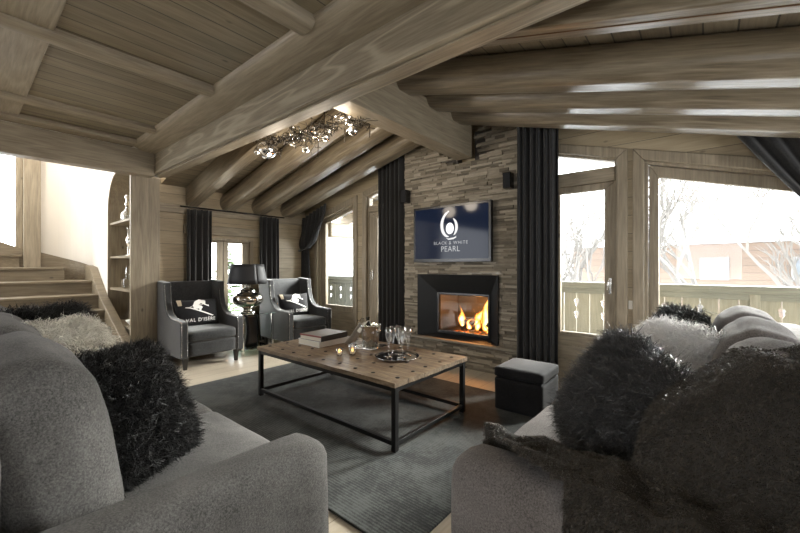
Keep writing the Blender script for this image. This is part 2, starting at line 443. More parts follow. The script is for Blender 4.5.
# log rafters
def rafter(n,y,side,sq=False,w=.135,label=None):
    m=MB()
    if side=='L': p0=(-5.62,y,zL(-5.62)); p1=(-2.33,y,zL(-2.33))
    else: p0=(-2.16,y,zR(-2.16)); p1=(1.98,y,zR(1.98))
    d=(Vector(p1)-Vector(p0)).normalized(); up=Vector((-d.z,0,d.x)) 
    if sq: sec=[(-w/2,0),(w/2,0),(w/2,.27),(-w/2,.27)]
    else:
        r=.138; sec=[]
        for k in range(28):
            a=-PI/2+2*PI*k/28+PI/28
            a_=r*math.cos(a); b_=r*math.sin(a)
            sec.append((a_,max(b_,-r*.84)+r*.84))
    Lg=(Vector(p1)-Vector(p0)).length
    o=m.sweep(sec,(0,0,0),(Lg,0,0),(0,1,0),(0,0,1)).build('trim_%d'%n,M['log'],smooth=not sq,bevel=.012 if sq else 0)
    if not sq:
        o.modifiers.new('es','EDGE_SPLIT').split_angle=R(40)
    o.location=p0; o.rotation_euler=(0,-math.atan2(d.z,d.x),0)
    struct(o,label)
rafter(1,2.13,'L',True,.15,'squared rafter left of the ridge, next to the loft beam')
rafter(2,2.66,'L',label='round log rafter left of the ridge'); rafter(3,3.16,'L',label='round log rafter left of the ridge'); rafter(4,3.68,'L',label='round log rafter left of the ridge')
rafter(5,1.905,'R',True,.14,'squared rafter right of the ridge'); rafter(6,2.64,'R',label='round log rafter right of the ridge')
rafter(7,3.11,'R',label='round log rafter right of the ridge'); rafter(8,3.56,'R',label='round log rafter right of the ridge')
# long crack in the squared rafter
a=Vector((-1.4,1.895,zR(-1.4)-.0015)); b=Vector((1.0,1.915,zR(1.0)-.0015))
struct(MB().sweep([(-.004,-.001),(.004,-.001),(.004,.004),(-.004,.004)],a,b,(0,1,0),(0,0,1)).build('trim_9',simple('wood_crack',(.10,.05,.02),.9)))
# ridge beam
struct(MB().box(-2.345,-2.14,1.75,3.90,2.485,2.87).build('trim_10',M['wy'],bevel=.008),'square ridge beam running into the stone chimney')
# loft edge beam
struct(MB().box(-5.35,-.28,1.56,1.735,2.335,2.63).build('trim_11',M['beam'],bevel=.006),'big loft edge beam with swirling grain')
struct(MB().box(-5.35,-.3,1.60,1.68,2.322,2.335).build('trim_12',M['wx'],bevel=.003))
sec=[]
for k in range(11):
    a=PI+ (PI/2)*k/10; sec.append((.24+.24*math.cos(a)*1.0,.075+.075*math.sin(a)))
sec+= [(.24,.09),(0,.09)]
struct(MB().sweep([(a-0.24,b) for a,b in sec],(-5.2,1.56,2.575),(-.35,1.56,2.575),(0,1,0),(0,0,1)).build('trim_13',M['wx'],smooth=False))
struct(MB().box(-5.35,-5.20,-3.2,1.56,2.30,2.60).build('trim_14',M['wy'],bevel=.006),'loft edge beam over the stairs')
struct(MB().box(-5.2,-5.0,-3.2,1.33,2.60,2.655).build('trim_15',M['wy'],bevel=.01))
struct(MB().box(-5.0,-.4,-.45,.385,2.63,2.655).build('trim_16',M['wx'],bevel=.006))
k=17
for x,w in ((-4.46,.10),(-3.12,.13),(-1.83,.16)):
    sc=[(-w/2,.08),(-w/2,.035),(-w/2+.02,.01),(-w/2+.045,0),(w/2-.045,0),(w/2-.02,.01),(w/2,.035),(w/2,.08)]
    struct(MB().sweep(sc,(x,-3.0,2.585),(x,1.335,2.585),(1,0,0),(0,0,1)).build('trim_%d'%k,M['wy'],smooth=False,bevel=.004)); k+=1
# walls
struct(MB().box(-5.75,-5.6,1.62,2.2,0,2.3).box(-5.75,-5.6,3.05,4.2,0,2.3).box(-5.75,-5.6,2.2,3.05,1.62,2.3).build('wall_left',M['wallY']))
def gp(pts): return MB().prism(pts,GY,GY+.16)
m=MB()
def gpoly(x0,x1,f0,top=None,bot=0):
    m.prism([(x0,bot if not callable(bot) else bot(x0)),(x1,bot if not callable(bot) else bot(x1)),(x1,f0(x1)),(x0,f0(x0))],GY,GY+.16)
TL=lambda x:zL(x)+.3; TR=lambda x:zR(x)+.3
hL=lambda x:zL(x)-.10; hR=lambda x:zR(x)-.10
gpoly(-5.6,-5.28,TL); gpoly(-5.28,-4.28,TL,bot=hL); gpoly(-4.28,-4.10,TL); gpoly(-4.10,-3.1,TL,bot=hL); gpoly(-3.1,-2.75,TL); gpoly(-2.75,-2.25,TL,bot=lambda x:1.12)
gpoly(-2.25,-1.85,TR,bot=lambda x:1.12); gpoly(-1.85,-1.36,TR); gpoly(-1.36,-.62,TR,bot=hR); gpoly(-.62,-.48,TR); gpoly(-.48,1.3,TR,bot=hR); gpoly(1.3,2.1,TR)
m.box(-.48,1.3,GY,GY+.16,0,.40)
struct(m.build('wall_back',M['wallX']),'plank gable wall with glazed doors')
m=MB()
m.box(2.0,2.15,-3.2,4.2,0,.5).box(2.0,2.15,-3.2,4.2,1.55,2.2).box(2.0,2.15,-3.2,1.2,.5,1.55).box(2.0,2.15,3.2,4.2,.5,1.55)  # unseen wall; its opening is added for fill daylight
struct(m.build('wall_right',M['wallY']))
m=MB(); m.box(-9,-5.2,-3.3,-3.2,0,.5).box(-9,-5.2,-3.3,-3.2,3.3,4.1).box(-9,-7.2,-3.3,-3.2,.5,3.3)  # unseen wall; this opening is added to light the stairwell plaster
m.box(-5.3,-2.6,-3.3,-3.2,0,4).box(-2.6,-1.4,-3.3,-3.2,0,4).box(-1.4,-.6,-3.3,-3.2,0,4).box(-.6,.6,-3.3,-3.2,2.1,4).box(-.6,.6,-3.3,-3.2,0,.9).box(.6,2.15,-3.3,-3.2,0,2.6)  # opening behind the camera added to let in sky fill
struct(m.build('wall_front',M['plaster']))
# stairwell plaster walls
m=MB()
m.box(-7.75,-7.6,.73,1.5,0,4.1).box(-7.75,-7.6,-.9,.73,0,1.25).box(-7.75,-7.6,-.9,.73,3.6,4.1).box(-7.75,-7.6,-3.2,-.9,0,4.1)
struct(m.build('wall_stairwell',M['plaster']),'cream plaster wall of the stairwell')
# curved corner + niche wall with rounded opening
m=MB()
pts=[]
for q in range(9):
    a=PI/2*q/8; pts.append((-7.6+.35*(1-math.cos(a)),1.0+.35*math.sin(a)))
m.prism(pts+[(-7.6,1.35)],0,4.0,'z')
arc=[(-6.38,.55),(-6.38,1.95)]
for q in range(1,9):
    a=PI-PI/2*q/8; arc.append((-5.93+.45*math.cos(a),1.95+.50*math.sin(a)))
poly=[(-7.62,0),(-6.38,0)]+arc+[(-5.36,2.45),(-5.36,4.0),(-7.62,4.0)]
m.prism(poly,1.35,1.45)
struct(m.build('wall_niche',M['plaster'],smooth=False),'cream plaster wall curving towards the bookcase niche')
struct(MB().box(-5.34,-5.3,-3.2,1.7,2.6,4.0).box(-5.34,-.3,1.70,1.74,2.63,3.95).build('wall_loft',M['plaster']))
struct(MB().box(-5.75,-5.6,1.6,5.0,2.3,2.45).build('trim_20',M['wy']))
# stair window and its wooden post
w=empty('window_1',(0,0,0)); struct(w,'stairwell window blown out by daylight')
MB().ring([(-.9,1.25),(.62,1.25),(.62,3.6),(-.9,3.6)],[(-.82,1.50),(.545,1.44),(.545,3.52),(-.82,3.52)],-7.70,-7.56,'x').build('frame',M['wz'],w,bevel=.006)
MB().box(-7.66,-7.655,-.82,.545,1.4,3.52).build('glass',M['glass'],w)
struct(MB().box(-7.62,-7.5,.62,.80,0,4.0).build('trim_21',M['wz'],bevel=.008),'wooden post beside the stairwell window')
# staircase skirting on plaster
m=MB(); cp=[(-7.57,.80)]+[(x+.03,y-.015) for x,y in pts]; n_=len(cp); L_=[0]
for a,b in zip(cp,cp[1:]): L_.append(L_[-1]+math.hypot(a[0]-b[0],a[1]-b[1]))
m.add([(x,y,z) for i,(x,y) in enumerate(cp) for z in (0,1.41-.23*min(1,L_[i]/L_[-1]*1.0))],[(2*i,2*i+2,2*i+3,2*i+1) for i in range(n_-1)])
struct(m.build('trim_22',M['stair'],solid=.02))
struct(MB().prism([(-.9,0),(.62,0),(.62,1.45),(-.9,2.1)],-7.6,-7.555,'x').build('trim_23',M['stair']))

# glazed doors and windows in the gable
def opening(name,x0,x1,hf,z0,label,leaf=None,transom=None,panel_to=None,handle=None,cas=.085):
    """casing ring with sloped head, sash/leaf, glass"""
    w=empty(name,(0,0,0)); struct(w,label)
    O=[(x0-.0,z0),(x1,z0),(x1,hf(x1)),(x0,hf(x0))]
    def inset(a,bt=None): 
        return [(x0+a,z0+(a if bt is None else bt)),(x1-a,z0+(a if bt is None else bt)),(x1-a,hf(x1-a)-a),(x0+a,hf(x0+a)-a)]
    big=[(x0-.04,z0),(x1+.04,z0),(x1+.04,hf(x1+.04)+.05),(x0-.04,hf(x0-.04)+.05)]
    MB().ring(big,inset(.05,0.0),GY-.025,GY+.02).build('casing',M['wz'],w,bevel=.01)
    MB().ring(O,inset(.075,.04),GY+.02,GY+.10).build('frame',M['wz'],w,bevel=.006)
    return w,inset
# right glazed door
w,ins=opening('door_1',-1.40,-.62,hR,0,'glazed balcony door right of the fireplace, under a sloping transom')
MB().box(-1.33,-.69,GY+.01,GY+.12,2.03,2.17).build('transom_bar',M['wx'],w,bevel=.006)
lf=MB(); lf.ring([(-1.31,.03),(-.69,.03),(-.69,2.03),(-1.31,2.03)],[(-1.20,.52),(-.785,.52),(-.785,1.96),(-1.20,1.96)],GY+.04,GY+.10); lf.build('door_leaf',M['wz'],w,bevel=.008)
pn=MB()
for a,b in ((.10,.225),(.245,.37),(.39,.49)): pn.box(-1.22,-.78,GY+.025,GY+.05,a,b)
pn.build('lower_panel',M['wx'],w,bevel=.008)
MB().box(-1.2,-.785,GY+.068,GY+.073,.52,1.96).build('glass',M['glass'],w)
MB().prism([(-1.33,2.17),(-.69,2.17),(-.69,hR(-.69)-.07),(-1.33,hR(-1.33)-.07)],GY+.068,GY+.073).build('transom_glass',M['glass'],w)
h=MB().box(-.745,-.72,GY+.025,GY+.042,.93,1.09).build('handle',M['silver'],w,bevel=.004)
MB().tube([(-.732,GY+.03,1.06),(-.732,GY-.02,1.06),(-.74,GY-.025,1.05),(-.745,GY-.025,.96)],.008,8).build('lever',M['silver'],h,smooth=True)
# right picture window
w,ins=opening('window_2',-.50,1.28,hR,.40,'large picture window behind the right sofa')
zt=lambda x:hR(x)-.10
MB().ring([(-.42,.44),(1.2,.44),(1.2,zt(1.2)+.02),(-.42,zt(-.42)+.02)],[(-.345,.55),(1.1,.55),(1.1,zt(1.1)-.08),(-.345,zt(-.345)-.08)],GY+.05,GY+.12).build('sash',M['wz'],w,bevel=.008)
MB().prism([(-.345,.55),(1.1,.55),(1.1,zt(1.1)-.08),(-.345,zt(-.345)-.08)],GY+.083,GY+.088).build('glass',M['glass'],w)
# left of chimney: window with sloping head, and door ajar
w,ins=opening('window_3',-5.28,-4.28,hL,0,'sloping-headed glazed door left of the fireplace, behind the tied curtain')
zt=lambda x:hL(x)-.075
MB().ring([(-5.2,.03),(-4.35,.03),(-4.35,zt(-4.35)),(-5.2,zt(-5.2))],[(-5.08,.55),(-4.40,.55),(-4.40,zt(-4.40)-.05),(-5.08,zt(-5.08)-.05)],GY+.04,GY+.10).build('sash',M['wz'],w,bevel=.008)
MB().box(-5.1,-4.38,GY+.03,GY+.05,.12,.47).build('lower_panel',M['wx'],w,bevel=.01)
MB().prism([(-5.08,.55),(-4.40,.55),(-4.40,zt(-4.40)-.05),(-5.08,zt(-5.08)-.05)],GY+.068,GY+.073).build('glass',M['glass'],w)
w,ins=opening('door_2',-4.08,-3.20,hL,0,'glazed door left of the fireplace, mostly behind the long curtain')
MB().box(-4.0,-3.2,GY+.01,GY+.12,2.03,2.13).build('transom_bar',M['wx'],w,bevel=.006)
MB().ring([(-4.0,.03),(-3.25,.03),(-3.25,2.03),(-4.0,2.03)],[(-3.83,.5),(-3.33,.5),(-3.33,1.95),(-3.83,1.95)],GY+.02,GY+.09).build('door_leaf',M['wz'],w,bevel=.008)
MB().box(-3.83,-3.33,GY+.05,GY+.055,.5,1.95).build('glass',M['glass'],w)
MB().prism([(-4.0,2.13),(-3.25,2.13),(-3.25,hL(-3.25)-.07),(-4.0,hL(-4.0)-.07)],GY+.05,GY+.055).build('transom_glass',M['glass'],w)
MB().box(-3.93,-3.905,GY-.0,GY+.02,1.0,1.14).tube([(-3.918,GY,1.12),(-3.918,GY-.04,1.12),(-3.925,GY-.045,1.0)],.008,8).build('handle',M['silver'],w)
# left wall french window
w=empty('window_4'); struct(w,'narrow double glazed door behind the lamp')
X0=-5.66
MB().ring([(2.2,0),(3.05,0),(3.05,1.62),(2.2,1.62)],[(2.26,.03),(2.99,.03),(2.99,1.585),(2.26,1.585)],X0-.03,X0+.08,'x').build('frame',M['wz'],w,bevel=.006)
for a,b,c,d in ((2.26,2.58,2.31,2.49),(2.585,2.99,2.655,2.885)):
    l=MB().ring([(a,.03),(b,.03),(b,1.585),(a,1.585)],[(c,.30),(d,.30),(d,1.555),(c,1.555)],X0,X0+.05,'x').build('door_leaf',M['wz'],w,bevel=.006)
    MB().box(X0+.02,X0+.025,c,d,.3,1.555).build('glass',M['glass'],l)
    MB().box(X0+.01,X0+.04,c-.03,d+.03,.06,.26).build('lower_panel',M['wy'],l)
struct(MB().box(-5.6,-5.55,2.02,3.4,1.66,1.79).build('trim_24',M['wy'],bevel=.01),'projecting timber lintel over the narrow glazed door')
struct(MB().box(-5.6,-5.565,1.7,4.05,1.93,2.05).build('trim_25',M['wy'],bevel=.008))
# switch plate between right door and window
struct(MB().box(-.575,-.53,GY-.008,GY,.80,.88).build('trim_26',M['plastic'],bevel=.003),'small switch plate between door and window')

# ------------------------------------------------------------------ OUTSIDE
struct(MB().box(-7,4,4.2,5.35,-.2,-.02).build('floor_balcony',M['railx']))
struct(MB().grid(lambda u,v:(-6.9+10.8*u,4.32+.86*v,-.018+.05+.15*v*v+.03*noise.noise(Vector((u*30,v*4,0)))),90,10).build('floor_balcony_snow',M['snow'],smooth=True),'snow lying on the balcony')
def railing(x0,x1,label,wr='rail',wx='railx'):
    r=empty('balcony_railing',((x0+x1)/2,5.22,0)); tag(r,label,'railing','balcony railings')
    hx=(x1-x0)/2
    MB().box(-hx,hx,-.07,.09,.915,1.0).build('handrail',M[wx],r,bevel=.01)
    MB().box(-hx,hx,-.045,.045,.855,.915).build('upper_rail',M[wx],r,bevel=.004)
    MB().box(-hx,hx,-.03,.03,.27,.34).build('bottom_rail',M[wx],r,bevel=.004)
    n=int((x1-x0)/.155); bw=(x1-x0)/n
    m=MB()
    def board(xa,xb,left,right):
        # cut-out notches (tulip) on either edge
        def notch(x,s,zc): return [(x,zc-.055),(x+s*.020,zc-.02),(x+s*.012,zc),(x+s*.026,zc+.02),(x+s*.010,zc+.045),(x,zc+.03)]
        L=[(xa,.42)]; 
        P=[(xa,.29),(xb,.29)]
        if right: P+=notch(xb,-1,.58)+notch(xb,-1,.74)
        P+=[(xb,.90),(xa,.90)]
        if left: P+=notch(xa,1,.74)[::-1]+notch(xa,1,.58)[::-1]
        m.prism(P,-.012,.012)
    for i in range(n):
        a=-hx+i*bw+.004; b=-hx+(i+1)*bw-.004
        board(a,b,i%2==0,i%2==1)
    m.build('cut_out_boards',M[wr],r)
    for x in (-hx,0,hx-.08): MB().box(x,x+.08,-.05,.03,-.02,.93).build('post',M[wr],r,bevel=.004)
railing(-1.95,2.6,'weathered wooden balcony railing with cut-out boards outside the right windows')
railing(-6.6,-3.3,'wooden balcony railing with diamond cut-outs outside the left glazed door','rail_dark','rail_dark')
struct(MB().box(-6.75,-6.68,4.2,5.35,0,2.1).build('wall_shade_screen',M['rail_dark']),'added board screen shading the left balcony railing')  # added to keep side light off the left railing
struct(MB().box(-5.32,-5.08,4.2,5.4,1.72,1.98).build('trim_27',M['wy'],bevel=.03),'roof bracket beam outside the left door')
struct(MB().sweep([(-.08,0),(.08,0),(.08,.2),(-.08,.2)],(-5.9,5.2,zL(-5.9)+.03),(-2.3,5.2,zL(-2.3)+.03),(0,1,0),(0,0,1)).build('trim_28',M['wx'],bevel=.01))
struct(MB().sweep([(-.08,0),(.08,0),(.08,.2),(-.08,.2)],(-2.2,5.2,zR(-2.2)+.03),(2.6,5.2,zR(2.6)+.03),(0,1,0),(0,0,1)).build('trim_29',M['wx'],bevel=.01))
# snowy ground and hillside
def hill(u,v):
    x=-60+120*u; y=6+94*v
    z=-3.2+.00*y+ max(0,y-30)**1.1*.12+ .8*noise.noise(Vector((x*.05,y*.05,0)))
    return (x,y,z)
struct(MB().grid(hill,60,50).build('floor_snow',M['snow'],smooth=True),'snow-covered slope outside')
struct(MB().box(-60,-9.5,-30,60,-3.4,-3.2).build('floor_snow_left',M['snow']))
# chalet
def chalet(loc,rz,w,d,h,label,mat,scale=1):
    c=empty('chalet',loc,rz); tag(c,label,'house')
    MB().box(-w/2,w/2,-d/2,d/2,0,h).prism([(-w/2,h),(w/2,h),(0,h+w*.2)],-d/2,d/2).build('wall',mat,c)
    m=MB(); 
    for s in (-1,1): m.prism([(s*(w/2+1.2),h-.45),(0,h+w*.2+.05),(0,h+w*.2+.55),(s*(w/2+1.2),h+.1)],-d/2-1.2,d/2+1.2)
    m.build('snowy_roof',M['snow'],c,bevel=.1)
    for yy in (-d*.36,-d*.16,d*.05,d*.26):
        f=MB().ring([(yy-.55,h*.62),(yy+.55,h*.62),(yy+.55,h*.62+1.1),(yy-.55,h*.62+1.1)],[(yy-.45,h*.62+.1),(yy+.45,h*.62+.1),(yy+.45,h*.62+1),(yy-.45,h*.62+1)],-w/2-.08,-w/2,'x').build('window_frame',M['chimtop'],c)
        MB().box(-w/2-.03,-w/2,yy-.45,yy+.45,h*.62+.1,h*.62+1).build('pane',M['shutter'],f)
    for x in (-w*.3,0,w*.3):
        for z in (h*.2,h*.62):
            f=MB().ring([(x-.55,z-.1),(x+.55,z-.1),(x+.55,z+1.3),(x-.55,z+1.3)],[(x-.45,z),(x+.45,z),(x+.45,z+1.2),(x-.45,z+1.2)],-d/2-.08,-d/2+.0).build('window_frame',M['chimtop'],c)
            MB().box(x-.45,x+.45,-d/2-.03,-d/2-.0,z,z+1.2).build('pane',M['shutter'],f)
    MB().box(-w/2,w/2,-d/2-1.0,-d/2,h*.48,h*.48+.15).box(-w/2,w/2,-d/2-1.0,-d/2-.9,h*.48,h*.48+1).build('balcony',mat,c)
chalet((1.5,28,-3.0),R(83),8.5,15,5.7,'timber chalet with a snow-covered roof beyond the right window',M['chalet'])
chalet((-24,34,-2.0),R(10),12,10,9,'tall pale chalet with small windows beyond the left glazed door',M['chimtop'])
# bare frosted trees
def bare_tree(loc,H,seed,label,lean=0,depth=5,grp='bare trees on the snowy slope'):
    g=random.Random(seed); m=MB()
    def br(p,d,L,r,k):
        pts=[p]; q=p.copy(); dd=d.copy()
        for i in range(4):
            dd=(dd+Vector((g.gauss(0,.10),g.gauss(0,.10),g.gauss(0,.05)+.02))).normalized(); q=q+dd*L/4; pts.append(q.copy())
        m.tube(pts,[r*(1-.12*i) for i in range(5)],5 if k<2 else 3)
        if k>=depth: return
        for i in range(3 if k<4 else 3):
            a=pts[g.choice((2,3,4))] if k>0 or i<2 else pts[4]
            n=(dd+Vector((g.uniform(-1,1),g.uniform(-1,1),g.uniform(-.2,.7)))*.75).normalized()
            br(a.copy(),n,L*g.uniform(.6,.82),r*.62,k+1)
    br(Vector((0,0,0)),Vector((lean,0,1)).normalized(),H*.36,H*.020,0)
    o=m.build('bare_tree',M['bark']); o.location=loc; tag(o,label,'tree',grp); return o
protoT=bare_tree((.6,9.5,-3.0),6.6,3,'slender bare tree with long thin branches just beyond the right balcony railing',.15,5,'bare trees near the balcony')
k=0
gg=random.Random(5)
bt=[bare_tree(((-3.3,13.5,-3.0),(-5.0,18.5,-3.0),(-.3,16.0,-3.0),(3.4,20.5,-3.0))[i],7.0+.5*i,20+i,'frosted bare tree beyond the balcony door, behind the railing',0,5) for i in range(4)]
bt2=[]
for i in range(15):
    o=bt[i%4].copy(); COL.objects.link(o); y=39+8*(i//5)+gg.random(); o.location=(-7+8*(i%5)+4*((i//5)%2),y,hill(.5,(y-6)/94)[2]-.2); o.rotation_euler=(0,0,gg.random()*6.28)
    s=.9+.5*gg.random(); o.scale=(s,s,s); o['label']='frosted bare tree in the wood on the snowy hillside'; o['group']='bare trees on the hillside'
for o in bt: o['label']='frosted bare tree in the near row below the balcony'; o['group']='near row of bare trees'
def fir(loc,H,seed,label):
    g=random.Random(seed); t=empty('fir_tree',loc); tag(t,label,'tree')
    MB().tube([(0,0,0),(0,0,H)],[H*.02,.01],6).build('trunk',M['bark'],t)
    m=MB(); 
    for i in range(420):
        z=H*(.08+.92*g.random()); rr=(1-z/H)*H*.30+.06; a=g.random()*6.28
        p0=Vector((0,0,z)); p1=Vector((math.cos(a)*rr,math.sin(a)*rr,z-rr*.15+.25*rr))
        sd=Vector((-math.sin(a),math.cos(a),0))*.10*H*.2
        m.add([p0,p0*.5+p1*.5+sd,p1,p0*.5+p1*.5-sd+Vector((0,0,-.05))],[(0,1,2,3)])
    m.build('needles',M['fir'],t)
fir((2.9,11.0,-3.0),2.9,1,'small green fir just over the balcony rail, left of the picture window centre')
fir((5.3,10.6,-3.0),3.3,2,'small green fir at the right edge of the picture window')
fir((-15.5,7.2,-3.1),6.0,3,'dark green fir outside the narrow glazed door behind the lamp')

# ------------------------------------------------------------------ FIREPLACE
fp=empty('fireplace',(-2.37,3.9,0)); tag(fp,'stacked slate chimney breast with a black framed glass-fronted fire','fireplace')
fp.location=(0,0,0)
m=MB(); g=random.Random(11)
XL,XR=-3.16,-1.58
def stones(x0,x1,z0,z1f,yf,hole=None):
    z=z0
    while z<3.02:
        h=g.choice((.014,.02,.024,.03,.036)); x=x0-g.random()*.1
        while x<x1:
            L=g.uniform(.07,.30); a=max(x,x0); b=min(x+L,x1); x+=L
            top=z+h
            if b-a<.01: continue
            if hole:
                hx0,hx1,hz0,hz1=hole
                if top>hz0 and z<hz1:
                    if a>=hx0 and b<=hx1: continue
                    if a<hx0<b: b=hx0
                    elif a<hx1<b: a=hx1
                    if b-a<.008: continue
            xm=(a+b)/2; lim=(TL(xm) if xm<-2.25 else TR(xm))-.04
            if top>min(lim,z1f): continue
            if top>2.46 and b>-2.36 and a<-2.13: continue
            pr=g.random()**1.6*.022
            m.box(a+.001,b-.001,yf-pr,yf+.06,z+.0008,top-.0008,tone=g.random())
        z+=h
stones(XL,XR,.31,9,3.905,(-2.90,-1.82,.31,1.09))
stones(XL-.0,XR+.0,0,.285,3.86)
# side faces of chimney
for xs,s in ((XR,1),(XL,-1)):
    z=0
    while z<2.85:
        h=g.choice((.014,.02,.024,.03,.036)); pr=g.random()*.012
        if z+h< (TR(xs) if s>0 else TL(xs))-.03:
            m.box(min(xs-.05*s,xs+pr*s),max(xs-.05*s,xs+pr*s),3.91,GY+.01,z+.0008,z+h-.0008,tone=g.random())
        z+=h
m.build('stone_cladding',M['stone'],fp,tones=True)
mc=MB().box(XL+.03,-2.92,3.95,4.6,0,2.75).box(-1.80,XR-.03,3.95,4.6,0,2.6).box(-2.92,-1.80,3.95,4.6,1.12,2.46).box(-2.92,-1.80,3.95,4.6,0,.29).box(-2.92,-2.36,3.95,4.6,2.46,2.85).box(-2.13,-1.80,3.95,4.6,2.46,2.8)
mc.build('chimney_core',M['firebrick'],fp)
MB().box(XL-.02,XR+.02,3.80,3.93,.283,.312).build('hearth_slab',M['ledge'],fp,bevel=.004)
# bevelled black surround
O=[(-2.92,.312),(-1.80,.312),(-1.80,1.10),(-2.92,1.10)]; I=[(-2.66,.36),(-1.93,.36),(-1.93,.875),(-2.66,.875)]
m=MB(); 
for i in range(4):
    j=(i+1)%4
    m.add([(O[i][0],3.865,O[i][1]),(O[j][0],3.865,O[j][1]),(I[j][0],3.945,I[j][1]),(I[i][0],3.945,I[i][1]),
           (O[i][0],3.93,O[i][1]),(O[j][0],3.93,O[j][1]),(I[j][0],3.96,I[j][1]),(I[i][0],3.96,I[i][1])],[(0,1,2,3),(4,5,6,7),(0,1,5,4),(2,3,7,6)])
m.build('surround',M['black'],fp)
MB().ring(I,[(-2.625,.40),(-1.955,.40),(-1.955,.845),(-2.625,.845)],3.93,3.965).build('fire_door_frame',M['gasket'],fp,bevel=.003)
MB().box(-2.625,-1.955,3.945,3.949,.40,.845).build('fire_glass',M['fireglass'],fp)
MB().box(-2.70,-2.66,3.965,4.5,.30,.95).box(-1.93,-1.89,3.965,4.5,.30,.95).box(-2.70,-1.89,4.45,4.5,.30,.95).box(-2.70,-1.89,3.965,4.5,.33,.375).box(-2.70,-1.89,3.965,4.5,.90,.95).build('firebox',M['firebrick'],fp)
# logs and flames
lg=[((-2.42,4.14,.43),(-1.99,4.22,.45),.045),((-2.38,4.30,.42),(-2.0,4.08,.50),.04),((-2.36,4.10,.50),(-2.06,4.30,.53),.035)]
for i,(a,b,r) in enumerate(lg):
    a=Vector(a);b=Vector(b); n=8
    o=MB().tube([a+(b-a)*k/n+Vector((0,random.uniform(-.006,.006),random.uniform(-.006,.006))) for k in range(n+1)],[r*random.uniform(.88,1.08) for k in range(n+1)],10).build('firewood_log',M['soot'],smooth=True)
    tag(o,['charred log lying lowest at the front of the fire','charred log crossing behind the lowest one in the fire','charred log on top of the burning pile'][i],'log','logs burning in the fireplace')
tag(MB().grid(lambda u,v:(-2.50+.52*u,4.02+.36*v,.378+.035*max(0,math.sin(PI*u))*math.sin(PI*v)*(1+.8*noise.noise(Vector((u*9,v*9,0))))),24,16).build('embers',M['ember'],smooth=True),'glowing embers under the burning logs','embers',kind='stuff')
fl=empty('fire_flames',(0,0,0)); tag(fl,'orange flames rising behind the fireplace glass','flames')
for (x,y,z,h,w,ln,sd) in ((-2.06,4.12,.42,.44,.06,.0,1),(-2.12,4.20,.44,.36,.07,.07,2),(-2.22,4.18,.46,.24,.055,.10,3),(-2.40,4.12,.44,.27,.045,-.02,4),(-2.16,4.08,.42,.18,.03,.02,5),(-2.00,4.05,.40,.12,.03,-.05,6),(-2.30,4.1,.42,.14,.03,.03,7),(-2.07,4.26,.46,.36,.06,.03,8)):
    m=MB(); n=14; pts=[];rad=[]
    for k in range(n+1):
        t=k/n
        pts.append((x+ln*t*t+.022*t*math.sin(t*7+sd),y+.012*math.sin(t*6+sd*2),z+h*t))
        rad.append(max(.001,w*(math.sin(PI*min(1,t*.9+.18))**.9)*(1-t)**.55*1.25*(1+.25*math.sin(t*9+sd))))
    m.tube(pts,rad,12)
    m.build('flame',M['flame'],fl,smooth=True)

# TV
tv=empty('television',(-2.405,3.855,1.6)); tag(tv,'wall-mounted flat television showing a pearl logo above the fireplace','television')
MB().box(-.545,.545,-.035,.02,-.345,.35).build('casing',M['gasket'],tv,bevel=.004)
MB().box(-.515,.515,-.0375,-.034,-.305,.32).build('screen',M['screen'],tv)
def crescent(cx,cz,r0,r1,a0,a1,w,n=24,off=0):
    P=[]; Q=[]
    for k in range(n+1):
        t=k/n; a=R(a0+(a1-a0)*t); ww=w*math.sin(PI*(.06+.94*t) if off==0 else PI*t)**.8
        r=r0+(r1-r0)*t
        P.append((cx+math.cos(a)*(r+ww/2),cz+math.sin(a)*(r+ww/2)*1.25)); Q.append((cx+math.cos(a)*(r-ww/2),cz+math.sin(a)*(r-ww/2)*1.25))
    return P,Q
m=MB()
def strip(P,Q,y=-.0385):
    n=len(P); vs=[(p[0],y,p[1]) for p in P]+[(p[0],y,p[1]) for p in Q]
    m.add(vs,[(i,i+1,i+1+n,i+n) for i in range(n-1)])
cx,cz=.01,.075
strip(*crescent(cx+.012,cz-.01,.165,.085,98,255,.042)); strip(*crescent(cx-.0,cz-.01,.10,.088,62,-55,.036))
strip([(cx-.06,-.05+.0),(cx-.02,-.062),(cx+.06,-.05),(cx+.09,-.035)],[(cx-.05,-.056),(cx-.02,-.078),(cx+.05,-.072),(cx+.085,-.055)])
m.build('emblem_swoosh',M['logo'],tv)
MB().lathe([(0.0001,0),(.055,0.0)],28,Matrix.Translation((cx,-.0386,cz-.015))@Matrix.Rotation(R(90),4,'X')@Matrix.Diagonal((1,1.25,1,1))).build('emblem_pearl',simple('pearl_glow',(.3,.3,.3),.3,emit=(.80,.77,.77),es=.5),tv)
def text_mesh(name,body,size,mat,parent,M4,fn=None,extrude=0,spacing=1.0,bold=0):
    c=bpy.data.curves.new(name,'FONT'); c.body=body; c.size=size; c.align_x='CENTER'; c.align_y='CENTER'; c.space_character=spacing; c.offset=bold; c.resolution_u=3
    t=bpy.data.objects.new(name+'_tmp',c); COL.objects.link(t); bpy.context.view_layer.update()
    dg=bpy.context.evaluated_depsgraph_get(); me=bpy.data.meshes.new_from_object(t.evaluated_get(dg)); COL.objects.unlink(t); bpy.data.objects.remove(t)
    for v in me.vertices:
        p=v.co.copy(); v.co=fn(p) if fn else M4@p
    me.materials.clear(); me.materials.append(mat); o=bpy.data.objects.new(name,me); COL.objects.link(o); o.parent=parent; return o
TVM=lambda x,z:Matrix.Translation((x,-.0388,z))@Matrix.Rotation(R(90),4,'X')
text_mesh('brand_text','BLACK & WHITE',.054,M['logodim'],tv,TVM(.015,-.115),spacing=1.25)
text_mesh('brand_text','PEARL',.094,M['logodim'],tv,TVM(.015,-.19),spacing=1.05)
